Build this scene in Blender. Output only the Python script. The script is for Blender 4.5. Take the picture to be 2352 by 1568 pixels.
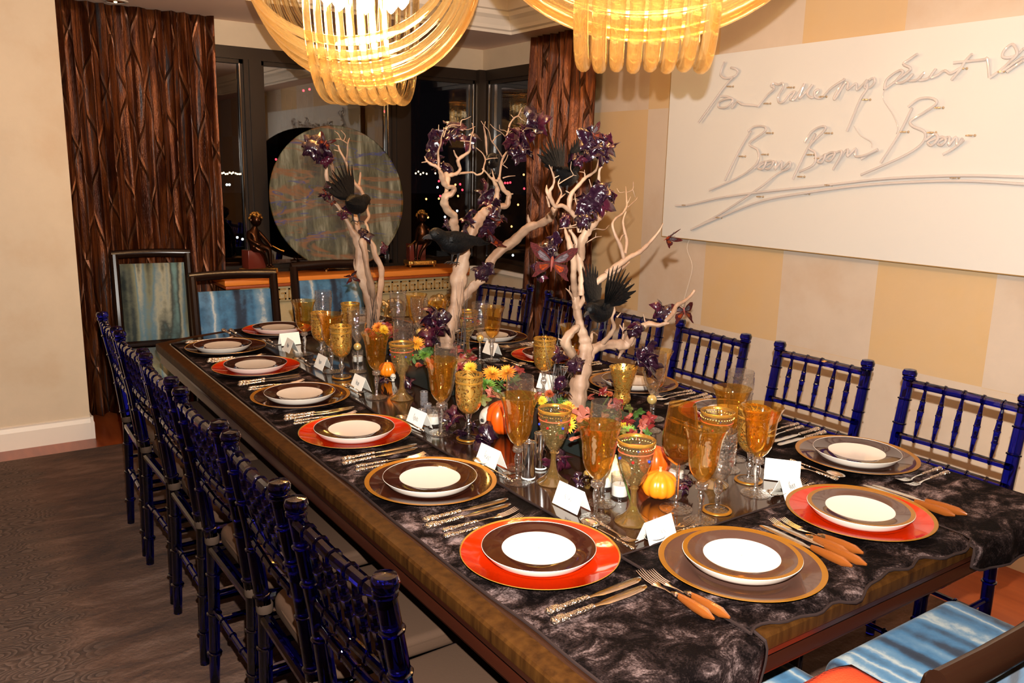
import bpy, math, random
from mathutils import Vector, Matrix, noise
random.seed(7)
SC = bpy.context.scene
for o in list(bpy.data.objects): bpy.data.objects.remove(o)
PI = math.pi
# ------------------------------------------------------------------ camera (solved from the photograph)
FPX = 1903.24; PITCH = math.radians(11.77); ROLL = math.radians(1.308); YAW = math.radians(34.5)
EYE = Vector((0, 0, 1.5514)); W, H = 2352, 1568
FW = Vector((math.sin(YAW)*math.cos(PITCH), math.cos(YAW)*math.cos(PITCH), -math.sin(PITCH)))
RT = Vector((math.cos(YAW), -math.sin(YAW), 0)); UP = RT.cross(FW)
cam_d = bpy.data.cameras.new('camera'); cam = bpy.data.objects.new('camera', cam_d)
SC.collection.objects.link(cam); SC.camera = cam
cam_d.sensor_width = 36; cam_d.lens = 36*FPX/W; cam_d.clip_start = .02; cam_d.clip_end = 2000
cr, sr = math.cos(ROLL), math.sin(ROLL)
u_ax = (RT*cr + UP*sr); v_ax = (UP*cr - RT*sr)
cam.matrix_world = Matrix(((u_ax.x, v_ax.x, -FW.x, EYE.x), (u_ax.y, v_ax.y, -FW.y, EYE.y), (u_ax.z, v_ax.z, -FW.z, EYE.z), (0, 0, 0, 1)))
# ------------------------------------------------------------------ light, world, exposure
SC.view_settings.view_transform = 'Standard'; SC.view_settings.look = 'None'
SC.view_settings.exposure = 0.0; SC.view_settings.gamma = 1.0; SC.view_settings.use_curve_mapping = False
try:
    SC.cycles.use_denoising = True; SC.cycles.transparent_max_bounces = 28; SC.cycles.max_bounces = 9
    SC.cycles.transmission_bounces = 8; SC.cycles.caustics_reflective = False; SC.cycles.caustics_refractive = False
    SC.cycles.sample_clamp_indirect = 4.0; SC.cycles.diffuse_bounces = 3; SC.cycles.glossy_bounces = 4
except Exception: pass
wd = bpy.data.worlds.new('night'); SC.world = wd; wd.use_nodes = True
wd.node_tree.nodes['Background'].inputs[0].default_value = (.010, .008, .010, 1)
wd.node_tree.nodes['Background'].inputs[1].default_value = .25
def light(name, kind, loc, power, col, size=.05, aim=None, **kw):
    d = bpy.data.lights.new(name, kind); o = bpy.data.objects.new(name, d); SC.collection.objects.link(o)
    o.location = loc; d.energy = power; d.color = col
    if kind == 'POINT' or kind == 'SPOT': d.shadow_soft_size = size
    if kind == 'AREA': d.size = size
    if aim is not None: o.rotation_euler = (Vector(aim)-Vector(loc)).to_track_quat('-Z', 'Y').to_euler()
    for k, v in kw.items(): setattr(d, k, v)
    return o
FLASH = light('camera_flash', 'SPOT', EYE + UP*.125 + RT*.019, 630, (1, .93, .84), .010, aim=EYE+UP*.125+FW*3, spot_size=math.radians(105), spot_blend=.45)
CH = [(1.5, 1.60), (1.5, 3.29)]
for i, (x, y) in enumerate(CH):
    light('chandelier_bulbs', 'POINT', (x, y, 2.16), 50, (1, .64, .34), .10)
# ------------------------------------------------------------------ helpers
COL = SC.collection
def tag(o, label=None, cat=None, group=None, kind=None):
    if label: o['label'] = label
    if cat: o['category'] = cat
    if group: o['group'] = group
    if kind: o['kind'] = kind
    return o
def thing(name, loc, label, cat, rz=0, group=None):
    o = bpy.data.objects.new(name, None); COL.objects.link(o); o.location = loc; o.rotation_euler = (0, 0, rz)
    o.empty_display_size = .05
    return tag(o, label, cat, group)
KIDS = {}
def ray(px, py):
    a = (px-W/2)/FPX; b = (py-H/2)/FPX
    u = a*cr + b*sr; v = -a*sr + b*cr
    return FW + RT*u - UP*v
def at(px, py, Y):
    d = ray(px, py); return EYE + d*(Y/d.y)
def atz(px, py, z):
    d = ray(px, py); return EYE + d*((z-EYE.z)/d.z)
def atx(px, py, x):
    d = ray(px, py); return EYE + d*(x/d.x)
def pxm(P):           # metres per photo pixel at a place
    return (Vector(P)-EYE).dot(FW)/FPX
class MB:
    def __init__(s): s.v = []; s.f = []; s.m = []
    def add(s, vs, fs, m=0):
        n = len(s.v); s.v += [tuple(v) for v in vs]
        s.f += [tuple(i+n for i in f) for f in fs]; s.m += [m]*len(fs) if isinstance(m, int) else list(m)
        return s
    def box(s, x0, x1, y0, y1, z0, z1, m=0):
        return s.add([(x, y, z) for z in (z0, z1) for y in (y0, y1) for x in (x0, x1)],
                     [(0, 2, 3, 1), (4, 5, 7, 6), (0, 1, 5, 4), (2, 6, 7, 3), (0, 4, 6, 2), (1, 3, 7, 5)], m)
    def cbox(s, c, d, m=0, rot=None, ch=0):
        hx, hy, hz = d[0]/2, d[1]/2, d[2]/2
        vs = [Vector((x, y, z)) for z in (-hz, hz) for y in (-hy, hy) for x in (-hx, hx)]
        if rot: vs = [rot @ v for v in vs]
        return s.add([v+Vector(c) for v in vs], [(0, 2, 3, 1), (4, 5, 7, 6), (0, 1, 5, 4), (2, 6, 7, 3), (0, 4, 6, 2), (1, 3, 7, 5)], m)
    def rbox(s, x0, x1, y0, y1, z0, z1, r=.01, m=0, n=3, rc=None):
        # soft-edged slab: rounded in plan (rc) and in section (r)
        rc = rc if rc is not None else r
        def outline(ins):
            pts = []
            R = max(rc-ins, .0005)
            for cx, cy, a0 in ((x1-rc, y1-rc, 0), (x0+rc, y1-rc, 90), (x0+rc, y0+rc, 180), (x1-rc, y0+rc, 270)):
                for k in range(n+2):
                    a = math.radians(a0+90*k/(n+1)); pts.append((cx+R*math.cos(a), cy+R*math.sin(a)))
            return pts
        rings = []
        for k in range(n+1):
            a = PI/2*k/n; rings.append((r*(1-math.sin(a)), z0+r*(1-math.cos(a))))
        rings = [(r*(1-math.sin(PI/2*k/n)), z0+r*(1-math.cos(PI/2*k/n))) for k in range(n+1)]
        rings += [(r*(1-math.cos(PI/2*k/n)), z1-r+r*math.sin(PI/2*k/n)) for k in range(n+1)]
        vs = []; N = 4*(n+2)
        for ins, z in rings: vs += [(x, y, z) for x, y in outline(ins)]
        fs = []
        for i in range(len(rings)-1):
            for j in range(N): fs.append((i*N+j, i*N+(j+1) % N, (i+1)*N+(j+1) % N, (i+1)*N+j))
        fs.append(tuple(reversed(range(N)))); fs.append(tuple((len(rings)-1)*N+j for j in range(N)))
        return s.add(vs, fs, m)
    def lathe(s, prof, n=24, c=(0, 0, 0), flute=None, caps=True, ax='z', rot=None):
        # prof: (r, z[, material])
        vs = []; fs = []; ms = []
        for p in prof:
            for j in range(n):
                a = 2*PI*j/n; r = p[0]*(flute(a, p[1]) if flute else 1)
                v = Vector((r*math.cos(a), r*math.sin(a), p[1]))
                if rot: v = rot @ v
                vs.append(v+Vector(c))
        for i in range(len(prof)-1):
            for j in range(n):
                fs.append((i*n+j, i*n+(j+1) % n, (i+1)*n+(j+1) % n, (i+1)*n+j)); ms.append(prof[i][2] if len(prof[i]) > 2 else 0)
        if caps:
            fs.append(tuple(reversed(range(n)))); ms.append(ms[0]); fs.append(tuple((len(prof)-1)*n+j for j in range(n))); ms.append(ms[-2])
        return s.add(vs, fs, ms)
    def tube(s, pts, rad, n=8, m=0, caps=True, sq=(1, 1), up0=None):
        pts = [Vector(p) for p in pts]; k = len(pts)
        if not hasattr(rad, '__len__'): rad = [rad]*k
        T = []
        for i in range(k):
            t = pts[min(i+1, k-1)]-pts[max(i-1, 0)]; T.append(t.normalized() if t.length > 1e-9 else Vector((0, 0, 1)))
        u = Vector(up0) if up0 else (Vector((0, 0, 1)) if abs(T[0].z) < .9 else Vector((1, 0, 0)))
        vs = []; fs = []
        for i in range(k):
            u = (u - T[i]*u.dot(T[i])); u = u.normalized() if u.length > 1e-6 else T[i].orthogonal().normalized()
            w = T[i].cross(u)
            for j in range(n):
                a = 2*PI*j/n; vs.append(pts[i]+(u*math.cos(a)*sq[0]+w*math.sin(a)*sq[1])*rad[i])
        for i in range(k-1):
            for j in range(n): fs.append((i*n+j, i*n+(j+1) % n, (i+1)*n+(j+1) % n, (i+1)*n+j))
        if caps: fs.append(tuple(reversed(range(n)))); fs.append(tuple((k-1)*n+j for j in range(n)))
        return s.add(vs, fs, m)
    def ball(s, c, r, m=0, n=10, rot=None, f=None):
        rr = r if hasattr(r, '__len__') else (r, r, r); k = max(n//2, 4); vs = []; fs = []
        for i in range(1, k):
            t = PI*i/k
            for j in range(n):
                a = 2*PI*j/n; v = Vector((math.sin(t)*math.cos(a), math.sin(t)*math.sin(a), math.cos(t)))
                q = f(v) if f else 1; v = Vector((v.x*rr[0], v.y*rr[1], v.z*rr[2]))*q
                if rot: v = rot @ v
                vs.append(v+Vector(c))
        t0 = Vector((0, 0, rr[2]*(f(Vector((0, 0, 1))) if f else 1))); t1 = Vector((0, 0, -rr[2]*(f(Vector((0, 0, -1))) if f else 1)))
        if rot: t0 = rot @ t0; t1 = rot @ t1
        vs += [t0+Vector(c), t1+Vector(c)]
        for i in range(k-2):
            for j in range(n): fs.append((i*n+j, (i+1)*n+j, (i+1)*n+(j+1) % n, i*n+(j+1) % n))
        for j in range(n):
            fs.append((len(vs)-2, j, (j+1) % n)); fs.append((len(vs)-1, (k-2)*n+(j+1) % n, (k-2)*n+j))
        return s.add(vs, fs, m)
    def build(s, name, mats, parent=None, smooth=True, sharp=35, loc=None, solid=0):
        me = bpy.data.meshes.new(name); me.from_pydata(s.v, [], s.f); me.update()
        if not isinstance(mats, (list, tuple)): mats = [mats]
        for m in mats: me.materials.append(m)
        if len(mats) > 1: me.polygons.foreach_set('material_index', s.m)
        if smooth:
            me.shade_smooth()
            try: me.set_sharp_from_angle(angle=math.radians(sharp))
            except Exception: pass
        o = bpy.data.objects.new(name, me); COL.objects.link(o)
        if parent: o.parent = parent; KIDS.setdefault(parent.name, []).append(o)
        if loc is not None: o.location = loc
        if solid: md = o.modifiers.new('solid', 'SOLIDIFY'); md.thickness = solid; md.offset = 0
        return o
def copy_tree(o, parent=None):
    c = o.copy(); COL.objects.link(c); c.parent = parent
    if 'label' in c.keys() and parent is None: del c['label']
    for ch in KIDS.get(o.name, []): KIDS.setdefault(c.name, []).append(copy_tree(ch, c))
    return c
def place(proto, used, loc, rz, label, cat=None, group=None, scale=None):
    o = proto if not used else copy_tree(proto)
    o.location = loc; o.rotation_euler = (0, 0, rz)
    if scale: o.scale = (scale,)*3
    return tag(o, label, cat, group)
# ------------------------------------------------------------------ materials
class NT:
    def __init__(s, name):
        s.m = bpy.data.materials.new(name); s.m.use_nodes = True; s.t = s.m.node_tree; s.t.nodes.clear()
        s.out = s.t.nodes.new('ShaderNodeOutputMaterial')
    def n(s, typ, ins=None, **kw):
        nd = s.t.nodes.new('ShaderNode'+typ)
        for k, v in kw.items(): setattr(nd, k, v)
        for k, v in (ins or {}).items():
            sk = nd.inputs[k]
            if isinstance(v, bpy.types.NodeSocket): s.t.links.new(v, sk)
            else:
                if hasattr(sk.default_value, '__len__') and hasattr(v, '__len__') and len(sk.default_value) == 4 and len(v) == 3: v = (*v, 1)
                sk.default_value = v
        return nd
    def ramp(s, fac, stops, mode='LINEAR'):
        nd = s.n('ValToRGB', {'Fac': fac}); r = nd.color_ramp; r.interpolation = mode
        while len(r.elements) < len(stops): r.elements.new(.5)
        for e, (p, c) in zip(r.elements, stops): e.position = p; e.color = (*c, 1) if len(c) == 3 else c
        return nd.outputs['Color']
    def coord(s, scale=(1, 1, 1), rot=(0, 0, 0), loc=(0, 0, 0), kind='Object'):
        tc = s.n('TexCoord'); mp = s.n('Mapping', {'Vector': tc.outputs[kind], 'Scale': scale, 'Rotation': rot, 'Location': loc}); return mp.outputs[0]
    def noise(s, vec, scale, detail=3, rough=.55, dist=0):
        return s.n('TexNoise', {'Vector': vec, 'Scale': scale, 'Detail': detail, 'Roughness': rough, 'Distortion': dist}).outputs['Fac']
    def math(s, op, a, b=0, c=0):
        return s.n('Math', {0: a, 1: b, 2: c}, operation=op).outputs[0]
    def mixc(s, f, a, b, mode='MIX'):
        nd = s.n('Mix', {0: f}, data_type='RGBA', blend_type=mode)
        for sk, v in ((nd.inputs[6], a), (nd.inputs[7], b)):
            if isinstance(v, bpy.types.NodeSocket): s.t.links.new(v, sk)
            else: sk.default_value = (*v, 1)
        return nd.outputs[2]
    def bump(s, h, strength=.3, dist=.01, normal=None):
        ins = {'Height': h, 'Strength': strength, 'Distance': dist}
        if normal: ins['Normal'] = normal
        return s.n('Bump', ins).outputs[0]
    def pbsdf(s, **kw):
        ins = {k.replace('_', ' '): v for k, v in kw.items()}
        nd = s.n('BsdfPrincipled', ins); s.t.links.new(nd.outputs[0], s.out.inputs[0]); return s.m
    def fin(s, sh): s.t.links.new(sh, s.out.inputs[0]); return s.m
def simple(name, col, rough=.5, metal=0, bump=None, **kw):
    t = NT(name); ins = dict(Base_Color=col, Roughness=rough, Metallic=metal, **kw)
    if bump: ins['Normal'] = t.bump(t.noise(t.coord(), bump[0], 4), bump[1], bump[2])
    return t.pbsdf(**ins)
def glass(name, tint, fres=1.5, spec=(1, 1, 1), body=None, bodyf=0, rough=.02, bump=None, mask=None, metal=None, ribs=None):
    # clear vessel walls: light passes tinted, edges and facets mirror the room
    t = NT(name)
    nrm = None
    if bump: nrm = t.bump(t.n('TexVoronoi', {'Vector': t.coord(), 'Scale': bump[0]}).outputs['Distance'], bump[1], bump[2])
    # a wall leaves by its back face with the inverse index, so both faces mirror alike
    bf = t.n('NewGeometry').outputs['Backfacing']
    fi = {'IOR': t.math('MULTIPLY_ADD', bf, 1/fres-fres, fres)}; gi = {'Color': spec, 'Roughness': rough}
    if nrm: gi['Normal'] = nrm
    tr = t.n('BsdfTransparent', {'Color': tint}).outputs[0]
    gl = t.n('BsdfGlossy', gi).outputs[0]
    fr = t.n('Fresnel', fi).outputs[0]
    if body:
        tl = t.n('BsdfTranslucent', {'Color': body}).outputs[0]; df = t.n('BsdfDiffuse', {'Color': body}).outputs[0]
        bd = t.n('MixShader', {0: .5, 1: tl, 2: df}).outputs[0]
        tr = t.n('MixShader', {0: bodyf, 1: tr, 2: bd}).outputs[0]
    sh = t.n('MixShader', {0: t.math('MULTIPLY_ADD', fr, 1.5, .02), 1: tr, 2: gl}).outputs[0]
    if mask:
        sc, th, colm = mask
        f = t.noise(t.coord(), sc, 1, .4, 2.2); f2 = t.math('ABSOLUTE', t.math('SUBTRACT', f, .5)); f3 = t.math('LESS_THAN', f2, th)
        mt = t.n('BsdfPrincipled', {'Base Color': colm, 'Metallic': .85, 'Roughness': .28}).outputs[0]
        sh = t.n('MixShader', {0: f3, 1: sh, 2: mt}).outputs[0]
    return t.fin(sh)
M = {}
def wallmat(name, base, gold=None, cell=None):
    t = NT(name); v = t.coord()
    n1 = t.noise(v, 2.2, 5, .6); n2 = t.noise(v, 14, 4, .6)
    c = t.ramp(n1, [(.3, (base[0]*.90, base[1]*.82, base[2]*.74)), (.5, base), (.7, tuple(min(x*1.08, 1) for x in base))])
    if gold:
        sep = t.n('SeparateXYZ', {0: v})
        a = t.math('FLOOR', t.math('MULTIPLY_ADD', sep.outputs['Y'], 1/cell[0], cell[2])); b = t.math('FLOOR', t.math('MULTIPLY_ADD', sep.outputs['Z'], 1/cell[1], cell[3]))
        k = t.math('MODULO', t.math('ADD', t.math('ADD', a, b), 20), 2)
        lo = t.n('MapRange', {0: sep.outputs['Z'], 1: .705, 2: .712, 3: .12, 4: .75}).outputs[0]
        k = t.math('MULTIPLY', k, t.math('MULTIPLY', lo, t.math('MULTIPLY_ADD', n1, 1.0, .5)))
        c = t.mixc(k, c, gold)
    c = t.mixc(t.math('MULTIPLY', n2, .18), c, tuple(x*.8 for x in base))
    return t.pbsdf(Base_Color=c, Roughness=.62, Normal=t.bump(n2, .12, .01))
M['wall'] = wallmat('plaster_peach', (.58, .46, .325))
M['wallgold'] = wallmat('plaster_squares', (.54, .44, .35), (.56, .36, .15), (.52, 1.2, -.154, -.5917))
M['ceil'] = simple('ceiling_paint', (.86, .62, .50), .7)
M['trim'] = simple('trim_paint', (.75, .66, .56), .45)
M['winframe'] = simple('window_frame_bronze', (.022, .013, .008), .4, .1, Specular_IOR_Level=.3)
M['chrome'] = simple('chrome', (.8, .8, .8), .08, 1)
M['pane'] = glass('window_glass', (.93, .93, .93), 1.52, rough=0)
M['brass'] = simple('brass', (.75, .45, .12), .22, 1)
t = NT('wood_floor'); v = t.coord((1, .12, 1)); n_ = t.noise(v, 16, 5, .6)
M['floor'] = t.pbsdf(Base_Color=t.ramp(n_, [(.3, (.20, .035, .008)), (.7, (.34, .075, .018))]), Roughness=.28)
# rug: brown field, swirled darker band
t = NT('rug_wool'); v = t.coord()
n1 = t.noise(t.coord((1, 3, 1)), 3.0, 6, .65, .4); n2 = t.noise(v, 60, 3)
w = t.math('FRACT', t.math('MULTIPLY', t.n('TexVoronoi', {'Vector': t.coord((1, 1.7, 1)), 'Scale': 9.0}).outputs['Distance'], 7.0))
sp = t.n('SeparateXYZ', {0: v}); bx = t.math('ADD', sp.outputs['X'], t.math('MULTIPLY', n1, .35))
band = t.n('MapRange', {0: bx, 1: .50, 2: .36, 3: 0.0, 4: 1.0}).outputs[0]
c = t.ramp(n1, [(.35, (.035, .015, .009)), (.5, (.075, .034, .019)), (.68, (.15, .085, .06))])
c2 = t.ramp(w, [(.0, (.020, .013, .009)), (.35, (.055, .030, .020)), (.9, (.13, .085, .065))])
c = t.mixc(t.math('MULTIPLY', band, .75), c, c2)
M['rug'] = t.pbsdf(Base_Color=c, Roughness=.95, Normal=t.bump(n2, .5, .01))

X0, X1, YB = -2.4, 3.49, -1.6
def struct(name, mb, m, **kw): return tag(mb.build(name, m, smooth=False, **kw), kind='structure')
struct('floor', MB().box(X0, X1+.1, YB, 5.75, -.05, 0), M['floor'])
struct('wall_left', MB().box(X0, .585, 5.05, 5.20, 0, 2.75), M['wall'])
struct('wall_right', MB().box(X1, X1+.14, YB, 4.25, 0, 2.75), M['wallgold'])
struct('wall_back', MB().box(X0, X1+.1, YB-.12, YB, 0, 2.75), M['wall'])
struct('wall_side', MB().box(X0-.12, X0, YB, 5.2, 0, 2.75), M['wall'])
ZH = 2.27; ZS = .80; YW = 5.55
# window wall: parapet below, header above, both turning the corner
struct('wall_window_parapet', MB().box(.585, X1+.14, YW, YW+.14, 0, ZS).box(X1, X1+.14, 4.25, YW, 0, ZS), M['wall'])
struct('wall_window_header', MB().box(.585, X1+.14, YW, YW+.14, ZH, 2.75).box(X1, X1+.14, 4.25, YW, ZH, 2.75), M['wall'])
struct('wall_return', MB().box(.50, .585, 5.2, 5.69, 0, 2.75), M['wall'])
# base boards: profiled
def base_profile(mb, axis, a, b, face, s):
    P = [(0, 0), (.018, 0), (.018, .095), (.010, .118), (.012, .126), (0, .13)]
    vs = []
    for e in (a, b):
        for d, z in P: vs.append((e, face+s*d, z) if axis == 'x' else (face+s*d, e, z))
    n = len(P); fs = [(i, (i+1) % n, n+(i+1) % n, n+i) for i in range(n)]+[tuple(range(n)), tuple(range(2*n-1, n-1, -1))]
    return mb.add(vs, fs)
m_ = MB(); base_profile(m_, 'x', X0, .60, 5.05, -1); base_profile(m_, 'y', 5.03, 5.55, .585, 1)
struct('baseboard_left', m_, M['trim'])
m_ = MB(); base_profile(m_, 'y', YB, 4.25, X1, -1); struct('baseboard_right', m_, M['trim'])
# ceiling: low soffit all round, raised tray above the table with a stepped crown
ZC = 2.42; TX0, TX1, TY0, TY1 = .15, 3.24, -.4, 4.80
ZT = 2.62
struct('ceiling_soffit', MB().box(X0, X1+.1, TY1, 5.7, ZC, ZC+.3).box(X0, X1+.1, YB, TY0, ZC, ZC+.3).box(X0, TX0, TY0, TY1, ZC, ZC+.3).box(TX1, X1+.1, TY0, TY1, ZC, ZC+.3), M['ceil'])
struct('ceiling', MB().box(TX0, TX1, TY0, TY1, ZT, ZT+.1), M['ceil'])
P = [(0, 0), (.012, -.004), (.016, .012), (.034, .020), (.040, .040), (.060, .075), (.085, .095), (.088, .12), (.11, .125), (.11, .20), (0, .20)]
vs = []; fs = []
for d, z in P:
    for x, y in ((TX0+d, TY0+d), (TX1-d, TY0+d), (TX1-d, TY1-d), (TX0+d, TY1-d)): vs.append((x, y, ZC+z))
for i in range(len(P)-1):
    for j in range(4): fs.append((i*4+j, i*4+(j+1) % 4, (i+1)*4+(j+1) % 4, (i+1)*4+j))
struct('trim_1', MB().add(vs, fs), M['trim'])
# recessed spots
def spot(x, y, z, label, lamps):
    t_ = thing('recessed_spotlight', (x, y, z), label, 'spotlight', group=None)
    MB().lathe([(.052, -.006), (.066, -.004), (.068, .0), (.052, .0), (.050, -.002)], 28, caps=False).build('trim_ring', M['trim'], t_)
    MB().lathe([(.05, -.002), (.045, -.0045), (.001, -.005)], 24, caps=False).build('reflector', M['brass'], t_)
    em = bpy.data.materials.get('spot_lamp') or simple('spot_lamp', (1, .8, .5), .3, Emission_Color=(1, .75, .45, 1), Emission_Strength=14.0)
    for k in range(lamps): MB().ball(((k-(lamps-1)/2)*.028, 0, -.006), (.009, .009, .005), n=10).build('lamp', em, t_)
    return t_
spot(.92, 5.33, ZC, 'recessed gold ceiling spotlight above the long brown curtain', 1)
p_ = atz(1148, 12, ZT); spot(p_.x, p_.y, ZT, 'recessed ceiling spotlight with three lamps between the two chandeliers', 3)
# windows: frame, panes, chrome bead
def window(name, segs, axis, fixed, label=None):
    w_ = thing(name, (0, 0, 0), None, None); w_['kind'] = 'structure'
    fr = MB()
    def bx(a0, a1, z0, z1, d0, d1, mb=fr):
        mb.box(a0, a1, fixed+d0, fixed+d1, z0, z1) if axis == 'x' else mb.box(fixed+d0, fixed+d1, a0, a1, z0, z1)
    a, b = segs[0], segs[-1]
    bx(a, b, ZH-.075, ZH, -.005, .09); bx(a, b, ZS, ZS+.05, -.005, .09)
    fr.build('window_frame', M['winframe'], w_, smooth=False)
    for k in range(1, len(segs)-1):
        m = MB(); c0, c1 = segs[k]
        bx(c0, c1, ZS+.05, ZH-.075, -.005, .09, m); bx(c0+.03, c1-.03, ZS+.05, ZH-.075, -.02, -.005, m)
        m.build('mullion', M['winframe'], w_, smooth=False)
    edges = [segs[0]]+[e for s_ in segs[1:-1] for e in s_]+[segs[-1]]
    for k in range(0, len(edges), 2):
        e0, e1 = edges[k], edges[k+1]
        m = MB()
        for q0, q1, z0, z1 in ((e0, e0+.022, ZS+.05, ZH-.075), (e1-.022, e1, ZS+.05, ZH-.075), (e0, e1, ZH-.10, ZH-.075), (e0, e1, ZS+.05, ZS+.075)):
            bx(q0, q1, z0, z1, .02, .07, m)
        m.build('sash', M['winframe'], w_, smooth=False)
        m = MB(); bx(e0, e1, ZS+.05, ZH-.075, .040, .046, m); m.build('pane', M['pane'], w_, smooth=False)
        m = MB(); e = e1-.026
        bx(e, e+.006, ZS+.07, ZH-.10, .008, .02, m); m.build('metal_bead', M['chrome'], w_, smooth=False)
    return w_
window('window_1', [.60, (1.685, 1.80), (2.73, 2.87), 3.44], 'x', YW)
window('window_2', [4.25, 5.50], 'y', X1)
struct('trim_2', MB().box(3.43, X1+.10, YW-.05, YW+.10, ZS, ZH), M['winframe'])
struct('trim_3', MB().box(.585, X1, YW-.03, YW, ZS-.03, ZS).box(X1-.03, X1, 4.25, YW, ZS-.03, ZS), M['trim'])
# ------------------------------------------------------------------ night city beyond the glass
def emis(name, col, s): return simple(name, (0, 0, 0), .6, Emission_Color=(*col, 1), Emission_Strength=s)
EM = dict(w=emis('street_light_warm', (1, .72, .4), 6), c=emis('street_light_cool', (.8, .95, 1), 6), o=emis('street_light_orange', (1, .42, .12), 5), r=emis('warning_light_red', (1, .03, .05), 7))
M['city'] = simple('dark_facade', (.012, .010, .010), .8)
M['ground'] = simple('dark_ground', (.008, .010, .009), 1)
struct('ground', MB().box(-200, 600, 40, 900, -31, -30), M['ground'])
def tower(label, px0, px1, pyt, Y, lights):
    a = at(px0, pyt, Y); b = at(px1, pyt, Y)
    t_ = thing('tower_block', ((a.x+b.x)/2, Y+10, -30), label, 'building'); w2 = (b.x-a.x)/2; h = a.z+30
    m = MB().box(-w2, w2, -8, 8, 0, h); m.box(-w2*.6, w2*.6, -5, 5, h, h+1.5); m.build('facade', M['city'], t_, smooth=False)
    g = MB()
    for k in range(7): g.box(-w2*.8+k*w2*.25, -w2*.8+k*w2*.25+w2*.04, -8.15, -8, 0, h)
    g.build('pier', M['city'], t_, smooth=False)
    for (x, y) in lights:
        p = at(x, y, Y-.5)-t_.location; MB().ball(p, 2.6*pxm(at(x, y, Y)), n=8).build('warning_light', EM['r'], t_)
tower('dark tower block beyond the window behind the left chandelier', 640, 740, 215, 205, [(697, 208), (711, 205)])
tower('dark tower block with red lights right of the round glass disc', 835, 925, 262, 150, [(884, 256), (904, 254)])
tower('low dark tower block with a red light left of the round disc', 618, 650, 372, 170, [(634, 366)])
def lights(name, label, kind, pts, Y, r=2.0):
    m = MB()
    for x, y in pts:
        p = at(x, y, Y); m.ball(p, r*pxm(p), n=6)
    o = m.build(name, EM[kind]); return tag(o, label, 'lights', kind='stuff')
rr = random.Random(3)
lights('city_lights', 'warm amber shoreline lights on the horizon outside the window', 'w', [(481+k*4.5+rr.random()*2, 396+rr.random()*4) for k in range(20)]+[(614, 386), (626, 389), (500, 438), (955, 398), (961, 394), (966, 400), (972, 397), (980, 399), (1000, 398), (1078, 399)], 260, 2.2)
lights('city_lights', 'white street lights low in the night view outside the window', 'c', [(521, 424), (527, 424), (507, 470), (488, 411), (545, 545), (557, 549), (638, 553), (646, 553), (655, 553), (1050, 484), (1022, 498), (1061, 310), (854, 273), (732, 276), (1353, 588), (1178, 586), (1005, 430), (1120, 430)], 220, 2.8)
lights('city_lights', 'orange street lights in the night view right of the disc', 'o', [(979, 457), (1008, 456), (1203, 401), (1212, 398), (983, 499), (1046, 424), (1015, 470), (1140, 440), (1190, 470), (1175, 520), (1052, 450)], 200, 2.6)
lights('city_lights', 'red tail lights in the night view between the branches', 'r', [(1057, 423), (1166, 420), (1160, 420), (1172, 419), (1204, 433), (1062, 436), (1008, 416), (1011, 450)], 180, 2.6)
# ------------------------------------------------------------------ rug
o = MB().rbox(-1.9, 2.95, -1.2, 4.82, .001, .014, .005, rc=.02).build('rug', M['rug'])
tag(o, 'brown wool rug with swirled border under the dining table', 'rug')
# ------------------------------------------------------------------ curtains
def curtain_mat(name):
    t = NT(name); v = t.coord(kind='UV')
    sp = t.n('SeparateXYZ', {0: v}); U = sp.outputs['X']; V = sp.outputs['Y']
    wob = t.math('MULTIPLY', t.noise(v, 1.5, 2), .5)
    def ln(sg):
        q = t.math('ADD', t.math('MULTIPLY_ADD', U, 3.9, wob), t.math('MULTIPLY', V, 1.55*sg))
        q = t.math('ABSOLUTE', t.math('SUBTRACT', t.math('FRACT', t.math('ADD', q, 20)), .5)); return t.n('MapRange', {0: q, 1: .0, 2: .055, 3: 1.0, 4: 0.0}).outputs[0]
    l = t.math('MAXIMUM', ln(1), ln(-1))
    n1 = t.noise(t.coord((9, .6, 1), kind='UV'), 3, 5, .6, .3)
    c = t.ramp(n1, [(.30, (.018, .005, .002)), (.45, (.065, .014, .003)), (.55, (.19, .055, .013)), (.66, (.060, .054, .060)), (.8, (.03, .03, .04))])
    c = t.mixc(t.math('MULTIPLY', l, .55), c, (.12, .055, .025))
    fine = t.noise(t.coord((60, 4, 1), kind='UV'), 6, 2)
    return t.pbsdf(Base_Color=c, Roughness=.36, Metallic=.62, Normal=t.bump(t.math('ADD', t.math('MULTIPLY', l, 1.0), t.math('MULTIPLY', fine, .3)), .6, .016))
M['curtain'] = curtain_mat('silk_curtain')
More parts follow.
